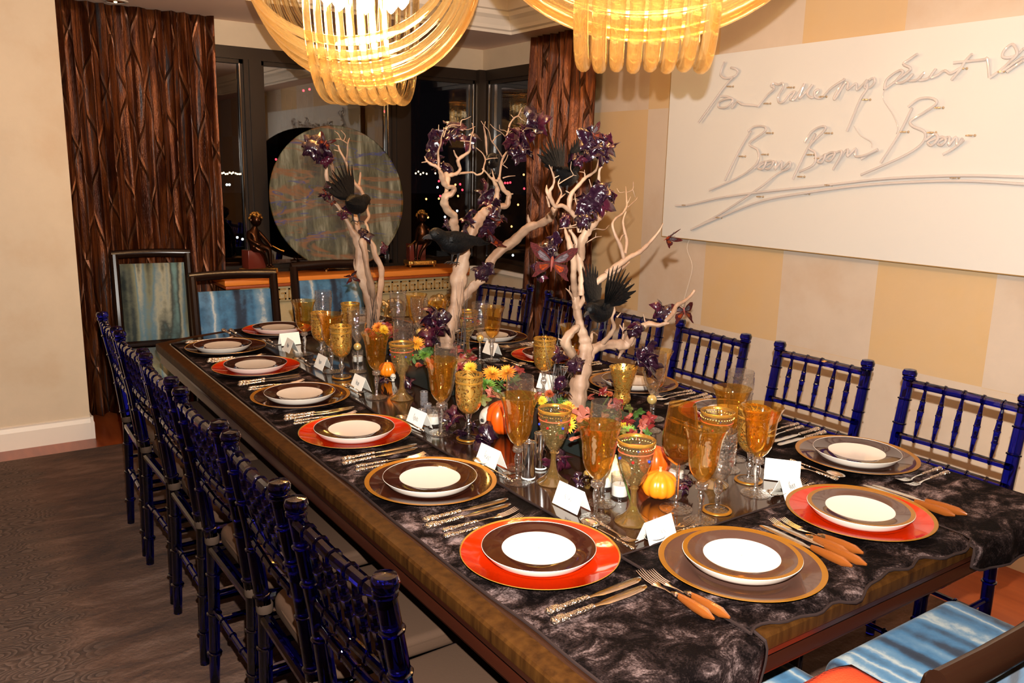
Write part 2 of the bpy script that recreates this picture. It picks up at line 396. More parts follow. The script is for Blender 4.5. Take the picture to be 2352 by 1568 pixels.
def curtain(name, p0, p1, z0, z1, folds, amp, label, seed, width):
    rd = random.Random(seed); p0, p1 = Vector(p0), Vector(p1); d = (p1-p0); L = d.length; d.normalize(); nrm = Vector((d.y, -d.x, 0))
    NU, NV = folds*12, 40; ph = [rd.uniform(-.6, .6) for _ in range(folds+2)]; am = [rd.uniform(.65, 1.3) for _ in range(folds+2)]
    vs = []; fs = []; uv = []
    for j in range(NV+1):
        tz = j/NV; z = z0+(z1-z0)*tz
        for i in range(NU+1):
            s = i/NU; k = s*folds; ki = int(k); fr = k-ki
            a = am[ki]*(1-fr)+am[ki+1]*fr; p = ph[ki]*(1-fr)+ph[ki+1]*fr
            off = amp*a*math.sin(2*PI*k+p+.5*math.sin(tz*5+ki))*(1-.45*tz)+.012*math.sin(tz*9+k*2.3)
            side = .18*amp*math.sin(4*PI*k+p*2)
            P = p0+d*(s*L+side)+nrm*off; vs.append((P.x, P.y, z)); uv.append((s*width, z))
    for j in range(NV):
        for i in range(NU): a = j*(NU+1)+i; fs.append((a, a+1, a+NU+2, a+NU+1))
    m = MB().add(vs, fs); o = m.build(name, M['curtain'], sharp=80)
    ul = o.data.uv_layers.new(name='UVMap')
    for lp in o.data.loops: ul.data[lp.index].uv = uv[lp.vertex_index]
    md = o.modifiers.new('solid', 'SOLIDIFY'); md.thickness = .004
    return tag(o, label, 'curtain')
curtain('curtain', (.60, 5.44, 0), (1.47, 5.44, 0), .02, ZC-.004, 10, .045, 'long brown silk curtain with pintucked diamonds left of the window', 5, 2.0)
curtain('curtain', (3.40, 4.80, 0), (3.40, 4.11, 0), .02, ZC-.004, 9, .040, 'dark brown silk curtain in the corner beside the right wall', 9, 1.7)
# ------------------------------------------------------------------ sideboard
M['orange_wood'] = simple('satin_orange_wood', (.72, .22, .03), .3)
M['orange_edge'] = simple('dark_orange_edge', (.30, .06, .012), .35)
M['gilt'] = simple('aged_gilt', (.50, .30, .10), .42, .55, bump=(40, .5, .01))
M['gilt_pale'] = simple('pale_carved_gilt', (.46, .34, .17), .6, .15, bump=(60, .4, .006))
sb = thing('sideboard', (2.25, 5.28, 0), 'carved gilt sideboard with orange wood top below the window', 'sideboard')
SX = .87
MB().rbox(-SX, SX, -.185, .105, .812, .850, .006).build('top', M['orange_wood'], sb)
MB().rbox(-SX+.004, SX-.004, -.187, .103, .792, .811, .004).build('top_edge', M['orange_edge'], sb)
MB().rbox(-SX+.10, SX-.10, -.150, .090, .690, .790, .004).build('frieze', M['gilt_pale'], sb)
for k in range(22):      # Greek key band, each key its own raised piece
    x = -SX+.14+k*.066; y = -.158; m = MB()
    for (a, b, c, d) in ((0, .05, .07, .08), (0, .01, 0, .08), (0, .05, 0, .01), (.04, .05, 0, .05), (.02, .05, .04, .05)): m.box(x+a, x+b, y, y+.012, .703+c*.9, .703+d*.9)
    m.build('greek_key', M['gilt'], sb, smooth=False)
MB().rbox(-SX+.14, SX-.14, -.12, .08, .06, .690, .02).build('carcass', M['gilt_pale'], sb)
rd = random.Random(4)
for sx in (-1, -.34, .34, 1):       # bold carved scrolls
    cx = sx*(SX-.20); m = MB()
    for s2 in (-1, 1):
        pts = []; rad = []
        for k in range(30):
            a = k*.33; r = .085*(1-k/34); pts.append((cx+s2*(.02+r*math.cos(a)+.03), -.145-.015*math.sin(k), .57+r*math.sin(a))); rad.append(.018*(1-k/45))
        m.tube(pts, rad, 8)
        pts = [(cx+s2*(.12-.10*k/10), -.14-.02*math.sin(k*.8), .50-.40*k/10+.02*math.sin(k)) for k in range(11)]; m.tube(pts, [.022*(1-k/16)+.004 for k in range(11)], 8)
    for k in range(9): m.ball((cx+rd.uniform(-.09, .09), -.15, .60+rd.uniform(-.06, .05)), rd.uniform(.012, .026), n=8)
    m.build('carved_scroll', M['gilt'], sb)
for sx in (-1, 1):
    MB().lathe([(.05, 0), (.055, .02), (.03, .05), (.045, .10), (.02, .14)], 16, c=(sx*(SX-.2), -.06, 0)).build('foot', M['gilt'], sb)
# ------------------------------------------------------------------ round glass disc on a little stand
t = NT('painted_glass_disc'); v = t.coord()
rad_ = t.coord((7, 7, .8), rot=(0, math.radians(12), 0)); n1 = t.noise(rad_, 2.6, 5, .65, .4); n2 = t.noise(t.coord((.5, 1, 2.4), rot=(0, .35, 0)), 2.4, 4, .6, 1.2)
c = t.ramp(n1, [(.30, (.010, .009, .004)), (.46, (.045, .045, .018)), (.56, (.11, .11, .065)), (.7, (.26, .26, .19))])
c = t.mixc(t.ramp(n2, [(.5, (0, 0, 0)), (.56, (1, 1, 1)), (.62, (0, 0, 0))]), c, (.17, .065, .015))
c = t.mixc(t.ramp(n2, [(.33, (1, 1, 1)), (.38, (0, 0, 0))]), c, (.045, .055, .060))
c = t.mixc(t.ramp(t.noise(t.coord((.6, 1, 3), rot=(0, -.3, 0)), 3, 3, .5, 1), [(.585, (0, 0, 0)), (.6, (1, 1, 1)), (.615, (0, 0, 0))]), c, (.02, .03, .16))
M['disc'] = t.pbsdf(Base_Color=c, Roughness=.12, Coat_Weight=.6)
dsc = thing('glass_disc', (2.21, 5.30, .851), 'large round streaked glass disc standing on the sideboard', 'sculpture')
R90 = Matrix.Rotation(math.radians(84), 3, 'X')
MB().lathe([(.001, -.008), (.30, -.010), (.455, -.004), (.470, .004), (.474, .010), (.470, .014), (.45, .010), (.3, .004), (.001, .006)], 72, rot=R90, c=(0, 0, .482), caps=False).build('disc', M['disc'], dsc, sharp=50)
m = MB()
for s_ in (-1, 1):
    m.tube([(s_*.12, -.05, .006), (s_*.10, .0, .012), (s_*.09, .05, .006)], .006, 8); m.tube([(s_*.10, -.03, .012), (s_*.10, -.032, .035)], .006, 8); m.tube([(s_*.10, .03, .012), (s_*.06, .045, .16)], .005, 8)
m.tube([(-.10, .0, .012), (.10, .0, .012)], .005, 8); m.build('stand', M['gilt'], dsc)
# ------------------------------------------------------------------ bronze putti on gilt bases
M['bronze'] = simple('dark_bronze', (.045, .018, .008), .28, .9, bump=(30, .25, .004))
M['bronze_light'] = simple('gilt_bronze', (.60, .33, .08), .3, .9, bump=(90, .6, .004))
M['redstone'] = simple('red_marble', (.12, .02, .012), .2)
def skin(name, pts, edges, mat, parent, root=0, levels=2):
    me = bpy.data.meshes.new(name); me.from_pydata([p[:3] for p in pts], edges, []); me.materials.append(mat)
    o = bpy.data.objects.new(name, me); COL.objects.link(o); o.parent = parent; KIDS.setdefault(parent.name, []).append(o)
    md = o.modifiers.new('skin', 'SKIN'); md.use_smooth_shade = True
    for i, p in enumerate(pts):
        r = p[3]; me.skin_vertices[0].data[i].radius = (r, p[4] if len(p) > 4 else r); me.skin_vertices[0].data[i].use_root = (i == root)
    md = o.modifiers.new('sub', 'SUBSURF'); md.levels = md.render_levels = levels
    return o
def putto(loc, rz, label, mirror=1):
    t_ = thing('bronze_figurine', loc, label, 'statue', rz); s = mirror
    b = MB().rbox(-.105, .105, -.06, .06, .016, .048, .006); b.build('gilt_base', M['bronze_light'], t_)
    for k in range(10): MB().cbox((-.045+k*.010, -.062, .032), (.004, .006, .020)).build('flute', M['bronze_light'], t_, smooth=False)
    for sx in (-1, 1):
        MB().ball((sx*.078, -.062, .032), (.014, .006, .014)).build('rosette', M['bronze_light'], t_)
        for sy in (-1, 1): MB().lathe([(.008, 0), (.012, .006), (.006, .012), (.010, .018)], 10, c=(sx*.09, sy*.05, 0)).build('foot', M['bronze_light'], t_)
    MB().rbox(-.090*1, .03, -.04, .045, .048, .165, .004).build('stone_block', M['redstone'], t_)
    P = [(0*s-.02, 0, .185, .030, .034), (-.022, .004, .225, .034, .036), (-.022, .006, .268, .036, .030), (-.018, .0, .300, .016, .016),  # pelvis, belly, chest, neck
         (-.012, -.006, .318, .016), (-.002*s+.022, -.030, .178, .024), (.050, -.052, .172, .019), (.052, -.056, .118, .013), (.052, -.056, .066, .010), (.062, -.080, .055, .009),
         (-.052, -.036, .176, .024), (-.016, -.070, .165, .018), (.014, -.062, .115, .013), (.028, -.058, .066, .010), (.034, -.082, .055, .009),
         (-.058, .002, .272, .016), (-.074, -.028, .232, .013), (-.040, -.066, .205, .010), (-.020, -.074, .196, .010),
         (.014, .0, .268, .016), (.036, -.028, .232, .013), (.052, -.058, .196, .010), (.060, -.068, .180, .010)]
    E_ = [(0, 1), (1, 2), (2, 3), (3, 4), (0, 5), (5, 6), (6, 7), (7, 8), (8, 9), (0, 10), (10, 11), (11, 12), (12, 13), (13, 14), (2, 15), (15, 16), (16, 17), (17, 18), (2, 19), (19, 20), (20, 21), (21, 22)]
    P = [(p[0]*s if s < 0 else p[0], *p[1:]) for p in P]
    skin('body', P, E_, M['bronze'], t_)
    hx = -.012*(s if s < 0 else 1)
    hd = MB().ball((hx, -.012, .352), (.034, .037, .040), n=18, f=lambda v: 1+.05*math.exp(-((v.x)**2+(v.y+1)**2+(v.z+.2)**2)*8)); hd.ball((hx, -.048, .348), (.006, .008, .008), n=8)
    hd.ball((hx-.034, -.008, .350), (.006, .008, .011), n=8); hd.ball((hx+.034, -.008, .350), (.006, .008, .011), n=8); hd.ball((hx, -.044, .334), (.010, .004, .003), n=8)
    head = hd.build('head', M['bronze'], t_)
    h = MB(); q = random.Random(int(loc[0]*10))
    for k in range(46):
        a = q.uniform(0, 2*PI); e = q.uniform(.05, 1.45); d = Vector((math.cos(a)*math.cos(e), math.sin(a)*math.cos(e), math.sin(e)))
        if d.y < -.5 and d.z < .45: continue
        h.ball(Vector((hx, -.008, .356))+Vector((d.x*.036, d.y*.038, d.z*.040)), .0095, n=7)
    h.build('curly_hair', M['bronze_light'], t_)
    MB().tube([(.062*s if s < 0 else .062, -.070, .19), (.10*(1 if s > 0 else -1), -.09, .165), (.125*(1 if s > 0 else -1), -.10, .155)], [.004, .004, .006], 8).build('staff', M['bronze_light'], t_)
    return t_
putto((1.635, 5.24, .851), math.radians(12), 'bronze seated boy figurine on gilt base, left of the round disc')
putto((2.80, 5.26, .851), math.radians(-8), 'bronze seated boy figurine on gilt base, right of the round disc', -1)
# ------------------------------------------------------------------ dining table
def wood(name, c0, c1, sc, rough=.25, stretch=(1, .06, 1), scale=18, coat=.3):
    t = NT(name); n_ = t.noise(t.coord(stretch), scale, 5, .65, .3)
    return t.pbsdf(Base_Color=t.ramp(n_, [(.3, c0), (.7, c1)]), Roughness=rough, Coat_Weight=coat, Coat_Roughness=.08)
M['table'] = wood('dark_polished_top', (.016, .006, .003), (.032, .012, .006), 1, .10, coat=.6)
t = NT('figured_wood_band'); n_ = t.noise(t.coord((1, 1, .15)), 55, 4, .6, .2)
M['band'] = t.pbsdf(Base_Color=t.ramp(n_, [(.3, (.018, .006, .0015)), (.7, (.052, .020, .004))]), Roughness=.5, Specular_IOR_Level=.06)
M['mold'] = simple('mahogany_moulding', (.019, .004, .0017), .3, Specular_IOR_Level=.3)
TX, TX2, TY, TZ = .745, 2.235, .845, .76
tab = thing('dining_table', (1.49, 2.45, 0), 'long dark polished dining table under dark velvet runners', 'table')
def outline(ins):
    P = [(TX+ins, TY+ins), (TX2-ins, TY+ins)]
    n = 14
    for k in range(n+1):
        u = k/n; x = (TX2-ins)+((TX+ins)-(TX2-ins))*u; P.append((x, 3.84-ins+.22*math.sin(PI*u)**.8))
    return [(x-1.49, y-2.45) for x, y in P]
def ring_stack(prof, name, mat, cap_top=False, cap_bot=False, parent=tab):
    vs = []; fs = []
    for ins, z in prof: vs += [(x, y, z) for x, y in outline(ins)]
    N = len(outline(0))
    for i in range(len(prof)-1):
        for j in range(N): fs.append((i*N+j, i*N+(j+1) % N, (i+1)*N+(j+1) % N, (i+1)*N+j))
    if cap_top: fs.append(tuple((len(prof)-1)*N+j for j in range(N)))
    if cap_bot: fs.append(tuple(reversed(range(N))))
    return MB().add(vs, fs).build(name, mat, parent, sharp=30)
ring_stack([(.03, .72), (.03, TZ-.003), (.034, TZ)], 'table_top', M['table'], True, True)
ring_stack([(.029, .725), (-.012, .725), (-.014, .730), (-.014, .752), (-.010, .7575), (.0, TZ-.0005), (.029, TZ-.0008)], 'edge_band', M['band'])
ring_stack([(.10, .70), (.012, .655), (.006, .660), (.006, .668), (-.002, .672), (.0, .69), (.010, .705), (-.010, .712), (-.012, .724), (.03, .7245)], 'moulding', M['mold'])
ring_stack([(.16, .60), (.16, .71)], 'apron', M['mold'])
for sx in (-.45, .45):
    for sy in (-1.1, 1.05):
        MB().lathe([(.035, 0), (.045, .01), (.045, .04), (.03, .06), (.038, .2), (.045, .4), (.05, .5), (.055, .56), (.055, .64)], 20, c=(sx, sy, .014)).build('leg', M['mold'], tab)
# ------------------------------------------------------------------ velvet runners
t = NT('crushed_velvet'); v = t.coord(); n1 = t.noise(t.coord((1, 1.3, 1)), 13, 6, .72, .6); n2 = t.noise(v, 4.5, 3, .5); n3 = t.noise(t.coord((1, 1, 1)), 260, 2, .5)
k = t.math('MULTIPLY', n1, t.math('MULTIPLY_ADD', n2, .9, .58)); k2 = t.math('MULTIPLY_ADD', n3, .22, t.math('SUBTRACT', k, .10))
c = t.ramp(k2, [(.46, (.003, .002, .002)), (.57, (.016, .010, .0095)), (.65, (.075, .050, .047)), (.80, (.26, .19, .185))])
M['velvet'] = t.pbsdf(Base_Color=c, Roughness=.6, Specular_IOR_Level=.02, Sheen_Weight=.0, Sheen_Roughness=.3, Sheen_Tint=(.75, .60, .60, 1), Normal=t.bump(t.math('ADD', n1, t.math('MULTIPLY', n3, .5)), .6, .006))
M['hem'] = simple('velvet_hem', (.020, .012, .011), .7, Specular_IOR_Level=.1)
def sheet(name, grid, label, cat='table runner', hem=True, thick=.0025, mat=None, group=None):
    nj, ni = len(grid), len(grid[0]); vs = [p for row in grid for p in row]; fs = []
    for j in range(nj-1):
        for i in range(ni-1): a = j*ni+i; fs.append((a, a+1, a+ni+1, a+ni))
    o = MB().add(vs, fs).build(name, mat or M['velvet'], sharp=70)
    md = o.modifiers.new('solid', 'SOLIDIFY'); md.thickness = thick; md.offset = 1
    tag(o, label, cat, group)
    if hem:
        loop = [grid[0][i] for i in range(ni)]+[grid[j][-1] for j in range(1, nj)]+[grid[-1][i] for i in range(ni-2, -1, -1)]+[grid[j][0] for j in range(nj-2, -1, -1)]
        m = MB().tube([Vector(p)+Vector((0, 0, .0015)) for p in loop], .0032, 6); h = m.build('hem', M['hem']); h.parent = o
    return o
def runner(x0, x1, y_end, hang, z, corner, wav, seed, side_hang=0):
    rd = random.Random(seed); grid = []; NX = 14
    path = [('y', y_end-(y_end-TY)*k/60) for k in range(61)]+[('d', .012*k) for k in range(1, int(hang/.012)+1)]
    for kind, q in path:
        row = []
        for i in range(NX+1):
            u = i/NX; x = x0+(x1-x0)*u
            if kind == 'y':
                edge = (math.sin(q*7+seed)*.5+math.sin(q*17+seed*2)*.3)*wav
                xx = x+(edge if u == 0 else edge*.4*(u == 1))
                row.append((xx, q, z+.0015*math.sin(q*31+x*40)*.6))
            else:
                # over the edge and down; far corner of the hem is rounded off
                cut = corner*max(0, (abs(u-.5)*2-.55)/.45)**2
                qq = min(q, max(hang-cut, .02)); th = min(qq/.02, 1)*PI/2; r = .016
                y = TY-.014-r*math.sin(th); zz = z-(r*(1-math.cos(th)))-max(0, qq-.02)
                row.append((x+.012*math.sin(qq*40)*(u-.5), y-.010*math.sin(u*9+seed)*min(1, qq*8)-.004*math.sin(u*23), zz))
        if side_hang and kind == 'y':
            for e in (0, .004, .02, .04, side_hang): row.append((x1+min(.016, .004+e), q, z-e))
        elif side_hang:
            for e in (0, .004, .02, .04, side_hang): row.append((x1+min(.016, .004+e), row[NX][1], row[NX][2]-e))
        grid.append(row)
    return grid
sheet('table_runner', runner(.785, 1.112, 3.80, .26, .7615, .05, .006, 1), 'dark crushed velvet runner along the left side of the table')
sheet('table_runner', runner(1.815, 2.233, 3.72, .085, .7615, .03, .002, 4, .055), 'dark crushed velvet runner along the right side of the table')
g = []
for j in range(21):
    v_ = j/20; row = []
    for i in range(41):
        u = i/40; x = 1.10+.735*u
        y1 = 1.185+.10*u*0; y0 = TY-.010+.009*math.sin(u*11+1)+.005*math.sin(u*27)+.004*math.sin(u*45)
        y = y0+(y1+.008*u-y0)*v_; row.append((x, y, .7655 if (y > TY+.002) else .7655-(TY+.002-y)*.5))
    g.append(row)
sheet('table_runner', g, 'short dark velvet runner across the near end of the table')
g = []
for j in range(9):
    v_ = j/8
    g.append([(1.10+.72*u/24, 3.70+(3.84+.20*math.sin(PI*(1.10+.72*u/24-TX)/(TX2-TX))**.8-.03-3.70)*v_, .7655) for u in range(25)])
sheet('table_runner', g, 'dark velvet runner across the far end of the table')
# ------------------------------------------------------------------ blue banquet chairs
t = NT('cobalt_acrylic')
pb = t.n('BsdfPrincipled', {'Base Color': (.008, .012, .42, 1), 'Roughness': .02, 'Coat Weight': .2, 'Coat Roughness': .02, 'Transmission Weight': 1.0, 'IOR': 1.45})
M['blue'] = t.fin(pb.outputs[0])
M['cushion'] = simple('taupe_canvas', (.048, .027, .017), .85, Specular_IOR_Level=.1, bump=(300, .2, .002))
M['tie'] = simple('canvas_tie', (.038, .024, .017), .8, Specular_IOR_Level=.1)
def rings(mb, P, r, ks):
    P = [Vector(p) for p in P]
    def pos(s):
        L = [(P[i+1]-P[i]).length for i in range(len(P)-1)]; T = sum(L)*s
        for i, l in enumerate(L):
            if T <= l or i == len(L)-1: d = (P[i+1]-P[i]).normalized(); return P[i]+d*T, d
            T -= l
    for s in ks:
        p, d = pos(s); mb.tube([p-d*.004, p-d*.002, p+d*.002, p+d*.004], [r*1.0, r*1.22, r*1.22, r*1.0], 10)
def chiavari(name, label):
    t_ = thing(name, (0, 0, 0), label, 'chair')
    w = .178
    for s in (-1, 1):      # rear posts run from floor to finial
        P = [(s*w, -.215, 0), (s*w, -.205, .25), (s*w, -.200, .45), (s*w, -.225, .68), (s*w, -.262, .895)]
        m = MB().tube(P, [.0145, .017, .0185, .0185, .0175], 12); rings(m, P, .018, (.12, .26, .40, .56, .70, .84, .93))
        m.lathe([(.0175, 0), (.021, .003), (.021, .010), (.0175, .013), (.022, .016), (.0235, .026), (.019, .036), (.002, .039)], 14, c=(s*w, -.2625, .893)); m.build('leg', M['blue'], t_)
        P = [(s*.172, .185, 0), (s*.18, .178, .44)]
        m = MB().tube(P, [.0125, .017], 12); rings(m, P, .0165, (.2, .4, .6, .8)); m.build('leg', M['blue'], t_)
    def rail(z, y, r, nm, nr):
        P = [(-w, y, z), (0, y-.006, z), (w, y, z)]
        m = MB().tube(P, r, 10); rings(m, P, r*1.02, [(k+1)/(nr+1) for k in range(nr)]); m.build(nm, M['blue'], t_)
    rail(.885, -.262, .0135, 'top_rail', 5); rail(.715, -.230, .0105, 'back_rail', 5); rail(.655, -.222, .0105, 'back_rail', 5)
    for k in range(5):
        x = -w+2*w*(k+1)/6; z0, z1 = .722, .876; m = MB()
        pr = [(.004, 0), (.0055, .12), (.0075, .28), (.0095, .30), (.0095, .32), (.0080, .34), (.0095, .52), (.0115, .54), (.0095, .56), (.0080, .72), (.0095, .74), (.0075, .76), (.0055, .9), (.004, 1)]
        pts = [(x, -.2315-.030*q, z0+(z1-z0)*q) for r_, q in pr]; m.tube(pts, [r_ for r_, q in pr], 8); m.build('spindle', M['blue'], t_)
    m = MB()
    for a, b in (((-.18, -.2, .44), (.18, -.2, .44)), ((-.18, .18, .44), (.18, .18, .44)), ((-.18, -.2, .44), (-.18, .18, .44)), ((.18, -.2, .44), (.18, .18, .44))): m.tube([a, b], .016, 10)
    m.build('seat_frame', M['blue'], t_)
    for s in (-1, 1):
        for z in (.30, .21):
            P = [(s*.177, -.205, z), (s*.177, .182, z)]; m = MB().tube(P, .0085, 8); rings(m, P, .0095, (.3, .5, .7)); m.build('stretcher', M['blue'], t_)
    for z in (.27,):
        P = [(-.176, .181, z), (.176, .181, z)]; m = MB().tube(P, .0085, 8); rings(m, P, .0095, (.25, .5, .75)); m.build('stretcher', M['blue'], t_)
    P = [(-.177, -.206, .25), (.177, -.206, .25)]; m = MB().tube(P, .0085, 8); rings(m, P, .0095, (.25, .5, .75)); m.build('stretcher', M['blue'], t_)
    c = MB().rbox(-.195, .195, -.185, .205, .456, .505, .016, n=4, rc=.06).build('seat_cushion', M['cushion'], t_)
    c2 = MB().tube([(x*.194, y*.194+.01, .492) for x, y in [(math.copysign(abs(math.cos(a))**.45, math.cos(a)), math.copysign(abs(math.sin(a))**.45, math.sin(a))) for a in [2*PI*k/40 for k in range(41)]]], .0035, 6).build('piping', M['cushion'], c)
    for s in (-1, 1):
        MB().lathe([(.0195, -.012), (.021, -.008), (.021, .008), (.0195, .012)], 14, c=(s*w, -.2005, .468), caps=False).build('tie', M['tie'], t_)
    return t_
ch = chiavari('banquet_chair', 'x'); used = False
ORD = ['nearest the camera', 'second from the camera', 'third from the camera', 'third from the far end', 'second from the far end', 'farthest from the camera']
for i, y in enumerate((1.247, 1.69, 2.15, 2.63, 3.07, 3.50)):
    place(ch, used, (.762, y, .014), -PI/2+[.03, -.02, .02, 0, .03, -.02][i], 'translucent blue banquet chair on the left side of the table, '+ORD[i], 'chair', 'blue chairs along the left side of the table'); used = True
for i, y in enumerate((1.247, 1.75, 2.278, 2.74, 3.22, 3.70)):
    place(ch, True, (2.286, y, .014), PI/2+[0, .02, -.02, .02, -.03, .28][i], 'translucent blue banquet chair on the right side by the wall, '+ORD[i], 'chair', 'blue chairs along the right side of the table')
# ------------------------------------------------------------------ upholstered chairs
def velvet_stripes(name, cols, scale, seed, ax='X'):
    t = NT(name); v = t.coord((1, .08, .08), loc=(seed, 0, 0)) if ax == 'X' else t.coord((1, .10, .10), loc=(seed, 0, 0))
    n1 = t.noise(v, scale, 2, .5, .2); n2 = t.noise(t.coord(), 22, 5, .65)
    k = t.math('MULTIPLY_ADD', n2, .10, t.math('SUBTRACT', n1, .05))
    return t.pbsdf(Base_Color=t.ramp(k, cols), Roughness=.6, Sheen_Weight=.08, Specular_IOR_Level=.15, Normal=t.bump(n2, .3, .004))
BL = [(.34, (.006, .009, .018)), (.41, (.018, .030, .055)), (.46, (.045, .14, .26)), (.505, (.12, .22, .32)), (.53, (.42, .44, .42)), (.56, (.08, .19, .32)), (.63, (.018, .024, .042)), (.72, (.20, .24, .26))]
GR = [(.32, (.02, .03, .03)), (.42, (.16, .17, .11)), (.48, (.09, .17, .22)), (.54, (.30, .30, .22)), (.6, (.04, .05, .045)), (.68, (.12, .22, .22))]
M['bluevelvet'] = velvet_stripes('blue_striped_velvet', BL, 7.5, 3.3)
M['greenvelvet'] = velvet_stripes('sage_striped_velvet', GR, 8.5, 1.1)
M['darkwood'] = simple('dark_mahogany', (.010, .0035, .0018), .22, Specular_IOR_Level=.35)
def lounge_chair(loc, rz, label, fab, w=.50, hb=.93, gap=.05, seat=.47, depth=.50, panel_bottom=.50):
    t_ = thing('upholstered_chair', loc, label, 'chair', rz)
    h2 = w/2; yb = -depth/2
    for s in (-1, 1):
        m = MB(); P = [(s*(h2-.015), yb-.05, 0), (s*(h2-.02), yb-.01, .25), (s*(h2-.02), yb, .46), (s*(h2-.02), yb-.04, .70), (s*(h2-.02), yb-.085, hb-.02)]
        m.tube(P, [.019, .022, .024, .024, .023], 10); m.build('leg', M['darkwood'], t_)
        MB().tube([(s*(h2-.03), -yb-.035, 0), (s*(h2-.03), -yb-.03, .40)], [.020, .028], 4, up0=(1, 1, 0)).build('leg', M['darkwood'], t_)
    P = [(x*(h2-.005), yb-.085-.018*math.cos(x*PI/2), hb-.022+.006*math.cos(x*PI/2)) for x in (-1, -.6, -.2, .2, .6, 1)]
    MB().tube(P, .028, 14, sq=(.9, .62), up0=(0, 0, 1)).build('top_rail', M['darkwood'], t_)
    MB().tube([(-h2+.02, yb, panel_bottom-.02), (h2-.02, yb, panel_bottom-.02)], .018, 6).build('back_rail', M['darkwood'], t_)
    # padded back panel, dished
    n = 10; vs = []; fs = []; pt = hb-.045-gap
    for side, off in ((0, .030), (1, -.018)):
        for j in range(n+1):
            z = panel_bottom+(pt-panel_bottom)*j/n; lean = -.085*max(0, (z-.46)/(hb-.46))
            for i in range(n+1):
                u = i/n*2-1; e = (1-abs(u)**6)*(1-abs(j/n*2-1)**6)
                vs.append((u*(h2-.045), yb+lean+off*(.35+.65*e)-.004, z))
    N = (n+1)*(n+1)
    for j in range(n):
        for i in range(n):
            a = j*(n+1)+i; fs.append((a, a+n+1, a+n+2, a+1)); fs.append((N+a, N+a+1, N+a+n+2, N+a+n+1))
    edge = [i for i in range(n+1)]+[(j+1)*(n+1)+n for j in range(n)]+[n*(n+1)+i for i in range(n-1, -1, -1)]+[j*(n+1) for j in range(n-1, 0, -1)]
    for a, b in zip(edge, edge[1:]+edge[:1]): fs.append((a, b, N+b, N+a))
    MB().add(vs, fs).build('back_panel', fab, t_, sharp=70)
    MB().rbox(-h2+.005, h2-.005, yb+.005, -yb, seat-.10, seat-.055, .006).build('seat_frame', M['darkwood'], t_)
    o = MB().rbox(-h2, h2, yb+.03, -yb+.015, seat-.06, seat+.03, .035, n=5, rc=.04).build('seat', fab, t_, sharp=60)
    return t_
lounge_chair((.965, 4.88, .014), PI-.10, 'tall upholstered chair with sage striped velvet before the left curtain', M['greenvelvet'], w=.44, hb=1.02, gap=.03, seat=.44, depth=.52)
lounge_chair((1.265, 4.25, .014), PI-.06, 'dark wood chair with blue velvet back at the far table end, left', M['bluevelvet'], w=.47, hb=.955, gap=.055, seat=.44, depth=.46, panel_bottom=.56)
lounge_chair((1.83, 4.25, .014), PI-.03, 'dark wood chair with blue velvet back at the far table end, right', M['bluevelvet'], w=.47, hb=.985, gap=.055, seat=.44, depth=.46, panel_bottom=.56)
lounge_chair((1.772, .70, .014), 0, 'blue striped velvet chair at the near table end, right one', M['bluevelvet'], w=.54, hb=.93, gap=.02, seat=.47, depth=.50)
lounge_chair((1.215, .805, .014), .03, 'blue striped velvet chair at the near table end, left one', M['bluevelvet'], w=.50, hb=.93, gap=.02, seat=.465, depth=.50)
# orange napkin lying on the left near chair
M['napkin'] = simple('orange_linen', (.80, .055, .008), .8, bump=(220, .6, .003))
g = []
for j in range(13):
    row = []
    for i in range(13):
        u = i/12; v_ = j/12; x = 1.30+.20*u+.03*v_; y = .70+.235*v_-.03*u; row.append((x, y, .514+.006*math.sin(u*7+v_*3)+.010*max(0, u-.6)))
    g.append(row)
sheet('napkin', g, 'orange linen napkin lying on the blue chair seat', 'napkin', hem=False, thick=.006, mat=M['napkin'])
# ------------------------------------------------------------------ place settings
def glaze(name, col, rough=.08): return simple(name, col, rough, Specular_IOR_Level=.4, Coat_Weight=.2, Coat_Roughness=.03)
M['white'] = glaze('white_china', (.74, .66, .58), .12); M['orange'] = glaze('orange_glaze', (.43, .018, .001)); M['brown'] = glaze('brown_glaze', (.035, .009, .005), .05)
M['grey'] = glaze('taupe_glaze', (.075, .036, .026), .06)
t = NT('gold_rim'); M['goldrim'] = t.pbsdf(Base_Color=(.62, .32, .05), Metallic=.7, Roughness=.28)
M['goldband'] = simple('matt_gold_band', (.36, .15, .012), .32, .5)
def charger(well, rim, band):
    # R .166; well floor, wide rim, gold edge
    mb = MB().lathe([(.001, .004, 0), (.095, .004, 0), (.104, .005, 0), (.112, .009, 0), (.166-band, .0155, 1), (.1650, .0180, 1), (.1660, .0172, 2), (.160, .0135, 2), (.112, .004, 2), (.10, .0, 2), (.001, .0, 2)], 72, caps=False)
    return mb, [well, rim, M['white']]
def salad(rimc, edge, band):
    mb = MB().lathe([(.001, .0185, 0), (.072, .0185, 0), (.0765, .0192, 1), (.081, .0205, 1), (.118-band, .0246, 2), (.1178, .0254, 3), (.1185, .0246, 3), (.1165, .0218, 3), (.108, .0110, 3), (.098, .0030, 3), (.085, .0, 3), (.001, .0, 3)], 64, caps=False)
    return mb, [M['white'], rimc, edge, M['white']]
Z0 = .7640
KC = {'or_thin': (M['orange'], M['goldrim'], .003), 'or_wide': (M['orange'], M['goldband'], .009), 'br_gold': (M['brown'], M['goldband'], .012), 'gr_gold': (M['grey'], M['goldband'], .012), 'br_thin': (M['brown'], M['goldrim'], .003), 'gr_mid': (M['grey'], M['goldband'], .010)}
KS = {'dark': (M['brown'], M['white'], .0006), 'gold': (M['grey'], M['goldband'], .010)}
